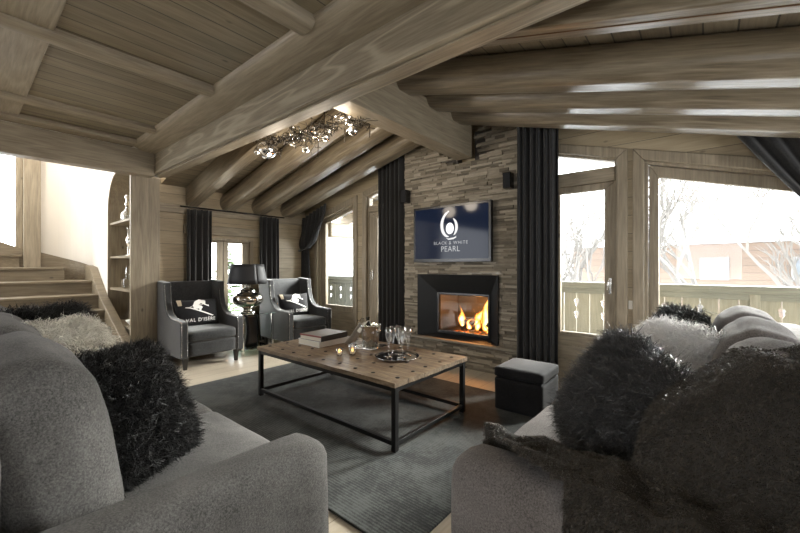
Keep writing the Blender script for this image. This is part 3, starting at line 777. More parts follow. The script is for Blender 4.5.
# speakers
for i,(x,l) in enumerate(((-1.665,'small black wall speaker on the stone right of the television'),(-3.10,'small black wall speaker at the left edge of the stone chimney'))):
    s=empty('wall_speaker',(x,3.84,2.13)); tag(s,l,'speaker','small wall speakers')
    MB().box(-.045,.045,-.05,.045,-.085,.085).build('cabinet',M['gasket'],s,bevel=.006)
    MB().box(-.038,.038,-.054,-.05,-.078,.078).build('grille',M['blackcloth'],s)

# ------------------------------------------------------------------ CURTAINS
def curtain(name,p0,p1,z0,z1a,z1b,folds,amp,label,seed=0,grp=None):
    p0=Vector((*p0,0));p1=Vector((*p1,0)); d=(p1-p0); L=d.length; d=d/L; nrm=Vector((d.y,-d.x,0)); g=random.Random(seed)
    ph=[g.uniform(-.5,.5) for _ in range(40)]
    def f(u,v):
        # v: 0 bottom, 1 top
        zt=z1a+(z1b-z1a)*u; z=z0+(zt-z0)*v
        k=u*folds; q=u+.012*math.sin(k*2*PI*.5+v*1.5)
        off=amp*(.75+.25*v)*math.sin(2*PI*k+ph[int(k)%40]*(1-v))+amp*.35*noise.noise(Vector((u*folds*1.3,v*1.4,seed)))
        off=off*(1.0-.0*v)
        p=p0+d*(L*q)+nrm*off; p.z=z; return p
    o=MB().grid(f,folds*14,18).build(name,M['curtain'],smooth=True,solid=.006); tag(o,label,'curtain',grp); return o
curtain('curtain',(-5.50,2.03),(-5.50,2.36),.02,1.99,2.0,4,.035,'straight dark curtain left of the narrow glazed door',1,'dark curtains beside the narrow door')
curtain('curtain',(-5.50,3.10),(-5.50,3.45),.02,2.0,2.0,4,.035,'straight dark curtain right of the narrow glazed door, above the far armchair',2,'dark curtains beside the narrow door')
curtain('curtain',(-3.66,3.93),(-3.18,3.90),.02,zL(-3.7)+.15,zL(-3.2)+.12,6,.045,'long dark curtain at the left edge of the stone chimney',3)
curtain('curtain',(-1.555,3.80),(-1.16,3.87),.02,zR(-1.6)+.12,zR(-1.2)+.10,6,.05,'long dark curtain at the right edge of the stone chimney',4)
o=MB().tube([(-5.50,1.95,2.02),(-5.50,3.55,2.02)],.010,8).build('curtain_rod',M['gasket'],smooth=True); tag(o,'thin dark curtain rod above the narrow glazed door','curtain rod')
def tieback(name,Ts,Te,K,Kw,B,Bw,ctrl,folds,label,zb=.02,back=0,cyc=0,y=3.93):
    """swagged curtain: top edge Ts->Te, gathered to knot K, falling to the floor"""
    c=empty(name,(K[0],y,0)); tag(c,label,'curtain','tied-back dark curtains')
    def f(u,v):
        # u across, v 0 top ->1 knot
        T=(Ts[0]+(Te[0]-Ts[0])*u, Ts[1]+(Te[1]-Ts[1])*u)
        k=(K[0]+Kw*(u-.5),K[1]+.05*(u-.5))
        cc=(T[0]*ctrl+k[0]*(1-ctrl), k[1]+(T[1]-k[1])*.22)
        a=(1-v)**2;b=2*v*(1-v);d=v*v
        x=a*T[0]+b*cc[0]+d*k[0]; z=a*T[1]+b*cc[1]+d*k[1]
        yy=.035*math.sin(2*PI*folds*u+1.2*v)*(1-.55*v)+.03*math.sin(PI*v)*math.sin(9*u+5*v)-.04*math.sin(PI*v)
        return (x-K[0],yy,z)
    MB().grid(f,folds*12,26).build('swag',M['curtain'],c,smooth=True,solid=.006)
    def h(u,v):
        x=K[0]+Kw*(u-.5)+(B-K[0]+ (Bw-Kw)*(u-.5))*v**.6; z=K[1]+(zb-K[1])*v
        return (x-K[0],.03*math.sin(2*PI*5*u+v)*(.5+.5*v)+.0,z)
    MB().grid(h,60,14).build('tail',M['curtain'],c,smooth=True,solid=.006)
    MB().tube([(-Kw*.55,-.05,K[1]-.02),(0,-.07,K[1]-.01),(Kw*.55,-.05,K[1]+.03),(Kw*.5,.04,K[1]+.03),(-Kw*.5,.04,K[1]-.01),(-Kw*.55,-.05,K[1]-.02)],.014,8).build('tie_band',M['curtain'],c,smooth=True)
tieback('tied_curtain',(-5.57,2.03),(-4.88,2.25),(-5.47,1.50),.22,-5.45,.30,.96,7,'dark curtain swept left and tied at the sloping window in the corner',y=3.95)
tieback('tied_curtain',(1.35,1.98),(.10,2.33),(1.12,.85),.22,1.15,.4,.42,8,'dark curtain swept right across the corner of the picture window',y=3.86)

# ------------------------------------------------------------------ STAIRS and BOOKCASE
st=empty('staircase',(-6.4,.2,0)); st.location=(0,0,0); tag(st,'limed wood staircase climbing behind the left sofa','staircase')
steps=[(-5.20,.09),(-5.50,.262),(-5.81,.447),(-6.10,.632),(-6.42,.817),(-6.78,1.0)]
for i,(x,z) in enumerate(steps):
    xn=steps[i+1][0] if i<5 else -7.55
    zp=steps[i-1][1] if i else 0
    MB().box(xn-.02 if i<5 else xn,x+.03,-.35,1.25,z-.035,z).build('tread',M['stair'],st,bevel=.008)
    MB().box(x-.025,x,-.35,1.25,max(0,zp),z-.035).build('riser',M['stair'],st)
# winders turning to the left
MB().prism([(-7.55,-.4),(-7.02,-.4),(-7.10,.98),(-7.15,1.02),(-7.55,1.02)],1.15,1.187,'z').build('tread',M['stair'],st,bevel=.006)
MB().box(-7.14,-7.11,-.35,1.0,1.0,1.15).build('riser',M['stair'],st)
MB().prism([(-7.55,-.6),(-7.15,-.6),(-7.50,.60),(-7.55,.60)],1.335,1.372,'z').build('tread',M['stair'],st,bevel=.006)
MB().prism([(-7.55,-.6),(-7.17,-.6),(-7.52,.58),(-7.55,.58)],1.187,1.335,'z').build('riser',M['stair'],st)
# stringer with sloping cap
MB().prism([(-5.02,0),(-5.02,.20),(-6.38,.80),(-6.75,1.05),(-6.95,1.19),(-7.22,1.22),(-7.22,0)],1.25,1.35).build('stringer',M['stair'],st,bevel=.01)

bk=empty('bookcase',(0,0,0)); tag(bk,'built-in niche bookcase with pale wood shelves beside the stairs','bookcase')
MB().box(-5.40,-5.35,1.352,1.66,0,2.31).build('side_panel',M['wz'],bk,bevel=.003)
MB().box(-6.36,-5.40,1.60,1.64,0,2.45).build('back_panel',M['wallX'],bk)
MB().box(-6.40,-6.37,1.452,1.64,0,2.2).build('inner_side',M['wz'],bk)
pth=[(-6.375,1.40,.55),(-6.375,1.40,1.9)]
for q in range(0,9):
    a=PI-PI/2*q/8; pth.append((-5.93+.445*math.cos(a),1.40,1.95+.49*math.sin(a)))
pth.append((-5.42,1.40,2.44))
m=MB(); m.add([(x+dx*.0,y+dy,z+0) for x,y,z in pth for dx,dy in ((0,-.055),(0,.20))],[(2*i,2*i+1,2*i+3,2*i+2) for i in range(len(pth)-1)])
m.build('arched_lining',M['wz'],bk,solid=.02)
for z in (.45,.91,1.34,1.80):
    MB().box(-6.36,-5.40,1.37,1.60,z-.03,z).build('shelf',M['wx'],bk,bevel=.003)
# shelf ornaments
def lathe_obj(name,prof,loc,mat,label,cat,grp=None,n=24,parts=()):
    t=empty(name,loc) if parts else None
    if t:
        MB().lathe(prof,n).build('body',mat,t,smooth=True)
        for nm,pr,mt in parts: MB().lathe(pr,n).build(nm,mt,t,smooth=True)
        tag(t,label,cat,grp); return t
    o=MB().lathe(prof,n).build(name,mat,smooth=True); o.location=loc; tag(o,label,cat,grp); return o
def sx(px,y=1.45):
    f=370.;n=math.hypot(308,370);s=308/n;c=370/n; r=(px-400)/f; return y/(s*r+c)*(c*r-s)
lathe_obj('glass_decanter',[(.055,0),(.07,.02),(.07,.10),(.03,.15),(.022,.17),(.022,.20)],(-5.98,1.47,1.80),M['cglass'],'squat glass decanter with pointed stopper on the top shelf','decanter',parts=(('stopper',[(.018,.20),(.03,.23),(.012,.28),(.03,.33),(.001,.38)],M['silver']),))
lathe_obj('glass_jar',[(.05,0),(.055,.01),(.055,.14),(.05,.15)],(-6.12,1.50,1.80),M['cglass'],'plain glass jar left of the decanter on the top shelf','jar')
lathe_obj('candlestick',[(.035,0),(.035,.01),(.008,.02),(.008,.36),(.016,.37),(.016,.40)],(-6.06,1.50,1.34),M['silver'],'tall thin silver candlestick on the second shelf, left one of two','candlestick','candlesticks')
lathe_obj('candlestick',[(.035,0),(.035,.01),(.008,.02),(.008,.42),(.016,.43),(.016,.46)],(-5.98,1.53,1.34),M['silver'],'tall thin silver candlestick on the second shelf, right one of two','candlestick','candlesticks')
lathe_obj('silver_goblet',[(.04,0),(.04,.008),(.008,.02),(.008,.10),(.04,.15),(.045,.20),(.038,.25)],(-5.82,1.46,1.34),M['chrome'],'silver goblet on the second shelf beside the candlesticks','goblet')
o=empty('crystal_decanter',(-5.95,1.47,.91)); tag(o,'square crystal decanter with stopper on the third shelf','decanter')
MB().box(-.06,.06,-.06,.06,0,.13).build('body',M['cglass'],o,bevel=.012)
MB().lathe([(.022,.13),(.022,.18),(.035,.19),(.035,.205),(.02,.21),(.03,.25),(.001,.30)],16).build('stopper',M['cglass'],o,smooth=True)
lathe_obj('ceramic_bowl',[(.03,0),(.06,.01),(.10,.06),(.105,.07)],(-5.62,1.47,.45),M['print'],'white bowl on the lowest visible shelf','bowl')

# ------------------------------------------------------------------ RUG, TABLE
rg=empty('rug',(-2.45,2.22,0)); tag(rg,'large dark teal-grey ribbed rug under the coffee table','rug')
MB().box(-1.50,1.49,-1.05,1.05,.001,.014).build('pile',M['rug'],rg,bevel=.004)
tb=empty('coffee_table',(-2.355,2.225,.014)); tag(tb,'low coffee table of studded antique planks on a black steel frame','coffee table')
W2,D2,HT=.83,.44,.448
def edge(u,v):
    return 0
m=MB(); nx,ny=60,22
def top(u,v):
    x=-W2-.015+(2*W2+.03)*u; y=-D2-.012+(2*D2+.024)*v
    e=.012*noise.noise(Vector((x*9,y*9,1)))
    if u in (0,1): x+=e
    if v in (0,1): y+=e*.6
    return (x,y,HT+.003*noise.noise(Vector((x*6,y*20,0))))
m.grid(top,nx,ny)
vb=[(p[0],p[1],p[2]-.03) for p in m.v]; n0=len(m.v); fb=[tuple(reversed(f)) for f in m.f]; m.add(vb,fb)
idx=lambda i,j:i*(ny+1)+j
bd=[idx(i,0) for i in range(nx+1)]+[idx(nx,j) for j in range(1,ny+1)]+[idx(i,ny) for i in range(nx-1,-1,-1)]+[idx(0,j) for j in range(ny-1,0,-1)]
for a,b in zip(bd,bd[1:]+bd[:1]): m.f.append((a,b,b+n0,a+n0))
m.build('tabletop',M['tabletop'],tb,smooth=False)
s=.0175
for x in (-1,1):
    for y in (-1,1):
        MB().box(x*(W2-s)-s,x*(W2-s)+s,y*(D2-s)-s,y*(D2-s)+s,0.001,HT-.033).build('leg',M['steel'],tb,bevel=.002)
for z,nm in ((HT-.050,'upper_rail'),(.05,'lower_rail')):
    for y in (-1,1): MB().box(-W2+2*s,W2-2*s,y*(D2-s)-s*.8,y*(D2-s)+s*.8,z-.013,z+.015).build(nm,M['steel'],tb,bevel=.002)
    for x in (-1,1): MB().box(x*(W2-s)-s*.8,x*(W2-s)+s*.8,-D2+2*s,D2-2*s,z-.013,z+.015).build(nm,M['steel'],tb,bevel=.002)
stud=None; g=random.Random(3)
for ix in range(9):
    for iy in range(5):
        x=-.76+ix*.19+g.uniform(-.015,.015); y=-.36+iy*.18+g.uniform(-.012,.012)
        if stud is None: stud=MB().sphere((0,0,0),.016,10,6,(1,1,.3)).build('iron_stud',M['steel'],tb,smooth=True); o=stud
        else: o=stud.copy(); COL.objects.link(o)
        o.location=(x,y,HT+.001)
TZ=.014+HT+.004
# books
def book(loc,rz,w,d,h,cover,spine,label,txt=None,topm=None):
    b=empty('book',loc,rz); tag(b,label,'book','books on the coffee table')
    MB().box(-w/2+.004,w/2-.004,-d/2+.004,d/2-.004,.004,h-.004).build('pages',M['ivory'],b)
    m=MB().box(-w/2,w/2,-d/2,d/2,0,.004).box(-w/2,w/2,-d/2,d/2,h-.004,h); m.build('cover',topm or cover,b,bevel=.001)
    MB().box(-w/2,w/2,-d/2-.001,-d/2+.004,.0,h).build('spine',spine,b,bevel=.001)
    if txt: text_mesh('spine_text',txt[0],txt[1],txt[2],b,Matrix.Translation((txt[3],-d/2-.0016,h/2))@Matrix.Rotation(R(90),4,'X'))
    return b
# spine faces the camera side: lies along world +Y-ish edge -> rotate
bx=(-2.99,2.37)
book((-2.85,2.275,TZ),R(90),.36,.32,.050,M['bookw'],M['bookw'],'thick white book, lower of the two stacked on the coffee table')
b2=book((-2.84,2.27,TZ+.0505),R(94),.34,.29,.050,M['bookb'],M['bookb'],'thick black-spined book on top of the white one',topm=M['bookgrey'])
MB().box(-.172,-.168,-.146,.145,.036,.051).build('red_band',M['bookr'],b2)
# tealight tumblers
for i,(x,y,r,h,l) in enumerate(((-2.33,2.02,.028,.062,'smaller clear tumbler with a lit tealight, nearest the books'),(-2.27,2.11,.034,.090,'taller clear tumbler with a lit tealight, in front of the ice bucket'))):
    t=empty('tealight_glass',(x,y,TZ)); tag(t,l,'candle holder','tealight tumblers')
    MB().lathe([(.0001,.003),(r*.82,.003),(r,h)],20).build('tumbler',M['cglass'],t,smooth=True)
    MB().lathe([(r*.6,.013),(r*.62,.03),(.0001,.03)],16).build('tealight',M['wax'],t,smooth=True)
    MB().sphere((0,0,.042),.008,8,6,(1,1,1.8)).build('candle_flame',M['tea'],t,smooth=True)
# ice bucket on plate with bottle and napkin
pl=MB().add([(0,0,0)],[]); 
q=MB(); a=.125
q.prism([(-a,-a*.9),(a*.9,-a),(a,a*.9),(-a*.9,a)],.0,.007,'z')
o=q.build('square_plate',M['silver'],bevel=.003); o.location=(-2.38,2.435,TZ); o.rotation_euler=(0,0,R(10)); tag(o,'square silver plate under the ice bucket','plate')
ib=empty('ice_bucket',(-2.38,2.435,TZ+.008)); tag(ib,'silver ice bucket on a square plate','ice bucket')
MB().lathe([(.068,0),(.072,.004),(.085,.13),(.098,.185),(.102,.19),(.102,.196),(.094,.196),(.080,.13),(.066,.01),(.0001,.008)],32).build('body',M['chrome'],ib,smooth=True)
for s_ in (-1,1):
    MB().tube([(s_*.088,0,.13),(s_*.115,0,.135),(s_*.118,0,.16),(s_*.098,0,.17)],.006,8).build('handle',M['chrome'],ib,smooth=True)
bt_=empty('champagne_bottle',(-2.41,2.445,TZ+.02)); tag(bt_,'dark bottle neck leaning out of the ice bucket','bottle')
bt_.rotation_euler=(R(-3),R(-6),0)
MB().lathe([(.038,.0),(.040,.01),(.040,.13),(.016,.19),(.015,.225),(.018,.227),(.018,.245),(.0001,.246)],20).build('glass_body',M['bottle'],bt_,smooth=True)
# napkin draped
def nap(u,v):
    # tent over bucket rim, tail hanging on the left
    ang=R(120)+u*R(150); r=.02+.095*v
    z=.235-.05*v-.045*v*v+.006*math.sin(ang*5)*v
    x=r*math.cos(ang); y=r*math.sin(ang)
    return (x,y,z)
nk=empty('napkin',(-2.39,2.435,TZ)); tag(nk,'cream linen napkin draped over the ice bucket','napkin')
MB().grid(nap,30,8).build('drape',M['linen'],nk,smooth=True,solid=.003)
def tail(u,v):
    w=.035+.035*v
    return (-.07-.105*v**1.2+.01*u,-.035+ (u-.5)*2*w-.06*v,.215-.20*v+.008*math.sin(u*9))
MB().grid(tail,12,12).build('tail',M['linen'],nk,smooth=True,solid=.003)
# small sprig decoration by the bucket
m=MB(); g=random.Random(4)
for i in range(9):
    a=g.uniform(-.6,.6); e=Vector((-.03+a*.05,.02*g.uniform(-1,1),.20+.04*g.random()))
    m.tube([(0,0,0),(0,0,.12),tuple(e*.6),tuple(e)],.0012,4); m.sphere(e,.005,6,4)
o=m.build('dried_sprig',M['branch'],smooth=True); o.location=(-2.55,2.50,TZ); tag(o,'tiny dark sprig standing by the ice bucket','sprig')
o.location=(-2.55,2.50,TZ)
# tray with flutes
tx,ty=-1.945,2.30
t=empty('round_tray',(tx,ty,TZ)); tag(t,'round silver tray carrying six champagne flutes','tray')
MB().lathe([(.150,0),(.165,.003),(.178,.012),(.180,.012),(.176,.006),(.150,.004),(.0001,.004)],48).build('dish',M['chrome'],t,smooth=True)
fl0=empty('champagne_flute',(0,0,TZ+.0045)); 
MB().lathe([(.030,0),(.030,.0012),(.004,.006),(.0032,.03),(.0032,.085),(.010,.105),(.024,.15),(.026,.19),(.0225,.235)],20).build('glass',M['cglass'],fl0,smooth=True)
labs=['champagne flute at the left front of the tray','champagne flute at the left rear of the tray','champagne flute in the middle rear of the tray','champagne flute at the front centre of the tray','champagne flute at the right rear of the tray','champagne flute nearest the right edge of the tray']
# positions relative to tray along camera-right (c,s) and depth (-s,c)
cr,sr=.7686,.6398
for i,(r,d) in enumerate(((-.068,-.02),(-.040,.055),(.010,.085),(.030,-.045),(.045,.045),(.088,.01))):
    o=fl0 if i==0 else copy_tree(fl0)
    o.location=(tx+cr*r-sr*d,ty+sr*r+cr*d,TZ+.0045); tag(o,labs[i],'champagne flute','champagne flutes on the tray')
# ottoman
ot=empty('ottoman',(-1.18,3.10,0)); tag(ot,'cube ottoman in dark grey velvet beside the right curtain','ottoman')
softbox(.40,.42,.27,.02,14,(.004,.004,.0),.002,8).build('body',M['velvetd'],ot,smooth=True,M=Matrix.Translation((0,0,.145)))
softbox(.405,.425,.085,.022,14,(.003,.003,.008),.002,8,3).build('lid',M['velvetd'],ot,smooth=True,M=Matrix.Translation((0,0,.322)))

# ------------------------------------------------------------------ ARMCHAIRS (front faces +X)
def armchair(loc,rz,label):
    c=empty('armchair',loc,rz); tag(c,label,'armchair','wingback armchairs')
    W=.74; t=.085
    prof=[(0,.14)]
    # side profile (x depth 0=back .80 front)
    P=[(.02,.14),(.80,.14),(.80,.54),(.78,.56),(.50,.575),(.40,.61),(.33,.68),(.29,.78),(.27,.90),(.27,1.0),(.0,1.02),(-.06,1.0)]
    for s_ in (-1,1):
        y0=s_*(W/2)-t if s_>0 else -W/2; 
        MB().prism(P,y0,y0+t).build('side_wing',M['velvet'],c,bevel=.018,seg=3)
        # nailhead trim following the edge
        m=MB(); ye=(W/2+.001)*s_ ; path=[(.805,ye-s_*.012,.17),(.805,ye-s_*.012,.535),(.78,ye-s_*.012,.563),(.50,ye-s_*.012,.58),(.405,ye-s_*.012,.615),(.335,ye-s_*.012,.685),(.295,ye-s_*.012,.78),(.275,ye-s_*.012,.90),(.273,ye-s_*.012,.99)]
        for q in (0,1):
            pts=[Vector(p)-Vector((0,s_*q*(t-.024),0)) for p in path]
            for a,b in zip(pts,pts[1:]):
                n=max(1,int((b-a).length/.016))
                for k in range(n):
                    m.sphere(a+(b-a)*k/n,.0045,6,4)
        tag(m.build('nailhead_trim',M['silver'],c,smooth=True),kind='stuff')
    softbox(.15,W-2*t+.01,.86,.03,12,(.012,0,0),.0,6).build('backrest',M['velvet'],c,smooth=True,M=Matrix.Translation((.05,0,.575))@Matrix.Rotation(R(-5),4,'Y'))
    softbox(.72,W-2*t+.005,.17,.02,10).build('seat_base',M['velvet'],c,smooth=True,M=Matrix.Translation((.435,0,.228)))
    softbox(.66,W-2*t,.13,.04,16,(.008,.0,.018),.003,7).build('seat_cushion',M['velvet'],c,smooth=True,M=Matrix.Translation((.475,0,.375)))
    for x in (.06,.74):
        for y in (-.30,.30):
            MB().add([(x-.028,y-.028,.145),(x+.028,y-.028,.145),(x+.028,y+.028,.145),(x-.028,y+.028,.145),(x-.017,y-.017,0),(x+.017,y-.017,0),(x+.017,y+.017,0),(x-.017,y+.017,0)],[(0,1,2,3),(4,5,6,7),(0,1,5,4),(1,2,6,5),(2,3,7,6),(3,0,4,7)]).build('leg',M['blackwood'],c,bevel=.003)
    return c
def ski_pillow(loc,rz,tilt,label):
    p=empty('ski_cushion',loc,rz); tag(p,label,'cushion','black cushions with a skier')
    W,H,T=.52,.34,.15
    TM=Matrix.Rotation(R(tilt),4,'X')
    pillow_mb(W,H,T,20,.01,1).build('cover',M['blackcloth'],p,smooth=True,M=TM)
    def fn(q):
        u=max(-1,min(1,q.x/(W/2)));v=max(-1,min(1,q.y/(H/2))); s=pillow_pt(u,v,W,H,T,-1); return TM@Vector((q.x,s.y-.0075,q.y))
    text_mesh('lettering',"VAL D'ISÈRE",.060,M['print'],p,None,fn=lambda q:fn(Vector((q.x+.022,q.y-.102,0))),spacing=1.14,bold=.0004)
    # skier in a tuck
    bm_=MB()
    def strip2(P,wd,n=8):
        pts=[Vector((a,b,0)) for a,b in P]; L=[];Rr=[]
        for i in range(len(pts)):
            d=(pts[min(i+1,len(pts)-1)]-pts[max(i-1,0)]).normalized(); nn=Vector((-d.y,d.x,0)); w=wd[i] if hasattr(wd,'__len__') else wd
            L.append(pts[i]+nn*w/2); Rr.append(pts[i]-nn*w/2)
        for i in range(len(pts)-1):
            for k in range(n):
                t0=k/n;t1=(k+1)/n
                q=[L[i].lerp(L[i+1],t0),L[i].lerp(L[i+1],t1),Rr[i].lerp(Rr[i+1],t1),Rr[i].lerp(Rr[i+1],t0)]
                bm_.add([fn(a) for a in q],[(0,1,2,3)])
    strip2([(-.155,.062),(-.10,.055),(.16,-.058),(.175,-.056)],[.006,.015,.015,.006])       # skis
    strip2([(-.055,.075),(-.02,.11),(.03,.135),(.065,.125)],[.03,.06,.055,.03])               # back
    strip2([(.055,.125),(.09,.118)],[.05,.04])                                              # head
    strip2([(-.05,.09),(-.045,.055),(.0,.062),(.035,.055)],[.04,.05,.045,.03])               # thigh
    strip2([(.03,.065),(.012,.03),(.015,.012)],[.04,.026,.022])                             # shin
    strip2([(.04,.12),(.075,.09),(.115,.068)],[.026,.016,.012])                             # arm
    strip2([(.11,.078),(.125,.062)],[.02,.012])
    strip2([(.08,.095),(-.02,.085),(-.10,.07)],[.006,.005,.004])                            # pole
    bm_.build('skier_print',M['print'],p)
    q=MB(); ns=6
    for i in range(ns):
        for j in range(ns):
            def P(a,b): 
                y=.165-.075*b; x=-.235+.05*a+.01*b*(1-a); return fn(Vector((x*(1-.0*b),y,0)))
            q.add([P(i/ns,j/ns),P((i+1)/ns,j/ns),P((i+1)/ns,(j+1)/ns),P(i/ns,(j+1)/ns)],[(0,1,2,3)])
    q.build('tan_corner',M['tan'],p)
    return p
armchair((-5.39,2.0,0),0,'grey velvet wingback armchair nearest the bookcase post')
armchair((-5.24,3.34,0),R(-2),'grey velvet wingback armchair in the far corner, right of the lamp')
ski_pillow((-5.01,1.97,.615),R(90),-13,"black cushion with white skier, on the armchair nearest the stairs")
ski_pillow((-4.88,3.32,.615),R(88),-13,"black cushion with white skier, on the far armchair right of the lamp")

# side table and lamp
sd=empty('side_table',(-5.0,2.68,0)); tag(sd,'glass-topped side table between the two armchairs','side table')
MB().box(-.24,.24,-.25,.25,.535,.547).build('glass_top',M['tableglass'],sd,bevel=.002)
for x in (-.21,.21):
    for y in (-.22,.22): MB().box(x-.014,x+.014,y-.014,y+.014,.0,.535).build('leg',M['chrome'],sd,bevel=.002)
MB().box(-.224,.224,-.234,.234,.06,.075).build('lower_shelf',M['tableglass'],sd)
m=MB(); m.grid(lambda u,v:(.02,-.09+.16*u+.03*math.sin(PI*v),.075+.455*v),6,12)
m.build('black_panel',M['gasket'],sd,smooth=True,solid=.07)
lp=empty('table_lamp',(-5.0,2.64,.5475)); tag(lp,'table lamp with bulbous mercury glass base and black drum shade','lamp')
MB().lathe([(.10,0),(.105,.008),(.10,.02),(.07,.03),(.062,.05),(.075,.07),(.13,.09),(.185,.125),(.205,.165),(.208,.20),(.20,.235),(.165,.27),(.118,.285),(.105,.295),(.108,.315),(.085,.335),(.055,.345),(.032,.352),(.028,.37),(.04,.378),(.02,.385)],40).build('mercury_base',M['merc'],lp,smooth=True)
MB().lathe([(.010,.385),(.010,.45)],12).build('neck',M['silver'],lp,smooth=True)
m=MB(); m.grid(lambda u,v:((.262-.045*v)*math.cos(2*PI*u),(.262-.045*v)*math.sin(2*PI*u),.41+.275*v),48,4)
m.build('lamp_shade',M['shade'],lp,smooth=True,solid=.004)
m=MB().tube([(.215,0,.665),(-.215,0,.665)],.003,6).tube([(0,.215,.665),(0,-.215,.665)],.003,6).tube([(0,0,.44),(0,0,.67)],.004,6); m.build('shade_fitting',M['silver'],lp)

# ------------------------------------------------------------------ CHANDELIER
ch=empty('chandelier',(-3.0,2.2,2.45)); tag(ch,'tangled branch chandelier with mirrored glass balls under the rafters','chandelier')
def wpt(px,py,Y):
    f=370.;n=math.hypot(308,370);s=308/n;c=370/n; r=(px-400)/f;u=(266.5-py)/f; t=Y/(s*r+c); return Vector(((c*r-s)*t,Y,1.2+u*t))
MBX=Matrix.Translation((3.0,-2.2,-2.45))
# glass balls at their places in the room (x,y,z,radius)
balls=[(-3.57,2.10,2.44,.105),(-2.95,2.14,2.325,.040),(-2.73,2.20,2.40,.038),(-2.86,2.16,2.46,.050),(-2.50,2.20,2.53,.045),(-2.45,2.27,2.44,.034),(-2.38,2.22,2.385,.044),(-3.60,2.0,2.39,.032),(-3.25,2.12,2.51,.036),(-3.10,2.08,2.50,.032),(-2.98,2.3,2.52,.042),(-3.35,2.26,2.50,.04)]
for i,(x,y,z,r) in enumerate(balls):
    MB().sphere((x+3.0,y-2.2,z-2.45),r,24,16).build('glass_ball',M['chrome'] if i in(0,2,6,7) else M['balldull'],ch,smooth=True)
m=MB(); g=random.Random(9)
ends=[Vector((b[0]+3.0,b[1]-2.2,b[2]-2.45+b[3])) for b in balls]
def wig(a,b,n=9,am=.03,r=.006):
    pts=[]
    for k in range(n+1):
        t=k/n; p=a.lerp(b,t); q=am*math.sin(PI*t)
        pts.append(p+Vector((g.uniform(-q,q),g.uniform(-q,q),g.uniform(-q,q))))
    m.tube(pts,[r*(1-.4*k/n) for k in range(n+1)],5)
    return pts
spine=wig(Vector((-.62,-.10,.02)),Vector((.62,.02,.02)),16,.06,.012)
for e in ends: wig(min(spine,key=lambda p:(p-e).length),e,8,.05,.006)
for i in range(72):
    a=g.choice(spine[1:]); b=a+Vector((g.uniform(-.22,.26),g.uniform(-.2,.2),g.uniform(-.10,.07)))
    b.z=min(b.z,.10+ .2*b.x*0); pp=wig(a,b,7,.05,.0055)
    if i%3==0: wig(pp[4],pp[4]+Vector((g.uniform(-.12,.12),g.uniform(-.1,.1),g.uniform(-.08,.05))),5,.04,.004)
for (x,y,z) in ((.72,.05,.03),(.80,.05,.0),(.86,.08,-.02)): wig(spine[-1],Vector((x,y,z)),8,.05,.004)
m.build('twisted_branches',M['branch'],ch,smooth=True)
sb=MB().sphere((0,0,0),.015,12,8).build('small_bulb',M['chrome'],ch,smooth=True)
for i in range(26):
    o=sb if i==0 else sb.copy()
    if i: COL.objects.link(o)
    o.location=g.choice(spine)+Vector((g.uniform(-.12,.12),g.uniform(-.1,.1),g.uniform(-.05,.05))); o.scale=(g.uniform(.7,1.2),)*3
for (x,y,z0,z1) in ((.18,-.02,0,-.22),(.47,.05,0,-.13),(.72,.12,-.0,-.12)):
    MB().tube([(x,y,z0),(x+.004,y,(z0+z1)/2),(x,y,z1)],.004,5).build('hanging_drop',M['branch'],ch)
MB().tube([(-.2,-.05,.0),(-.2,-.05,.22)],.006,6).tube([(.25,0,.0),(.25,0,.36)],.006,6).build('suspension_rod',M['branch'],ch)

# ------------------------------------------------------------------ SOFAS (local: x length, +y front)
def sofa(loc,rz,L,D,label,mat,nb=3,ns=2,aw=.20,bo=0):
    s_=empty('sofa',loc,rz); tag(s_,label,'sofa','facing grey sofas')
    B=.30
    MB()
    softbox(L-2*aw+.02,D-.12,.24,.03,10).build('base',mat,s_,smooth=True,M=Matrix.Translation((L/2,(D-.12)/2+.07,.18)))
    for x in (aw/2,L-aw/2):
        softbox(aw,D-.03,.55,.075,18,(.004,.01,.008),.004,5,x).build('arm',mat,s_,smooth=True,M=Matrix.Translation((x,D/2+.015,.335)))
    softbox(L,.22,.80,.07,18,(0,.01,.01),.005,4,2).build('back_frame',mat,s_,smooth=True,M=Matrix.Translation((L/2,.13+bo,.47)))
    cw=(L-2*aw)/ns
    for i in range(ns):
        softbox(cw-.006,D-.30,.15,.055,18,(.0,.015,.022),.006,4,i*5).build('seat_cushion',mat,s_,smooth=True,M=Matrix.Translation((aw+cw*(i+.5),D-(D-.30)/2+.04,.388)))
    bw=(L-2*aw)/nb
    for i in range(nb):
        softbox(bw-.004,.23,.52,.085,18,(.0,.035,.025),.010,5,i*9+1).build('back_cushion',mat,s_,smooth=True,M=Matrix.Translation((aw+bw*(i+.5),.335+bo,.70))@Matrix.Rotation(R(13),4,'X'))
    for x in (.12,L-.12):
        for y in (.12,D-.12): MB().box(x-.025,x+.025,y-.025,y+.025,0,.07).build('foot',M['blackwood'],s_)
    return s_
LS=2.80
sofa((-.985-LS,-.25,0),0,LS,1.09,'grey tweed sofa in the left foreground',M['sofa'],bo=.07,ns=3)
sofa((.46,.985,0),R(90),2.22,1.10,'mauve-grey tweed sofa on the right under the picture window',M['sofaR'])

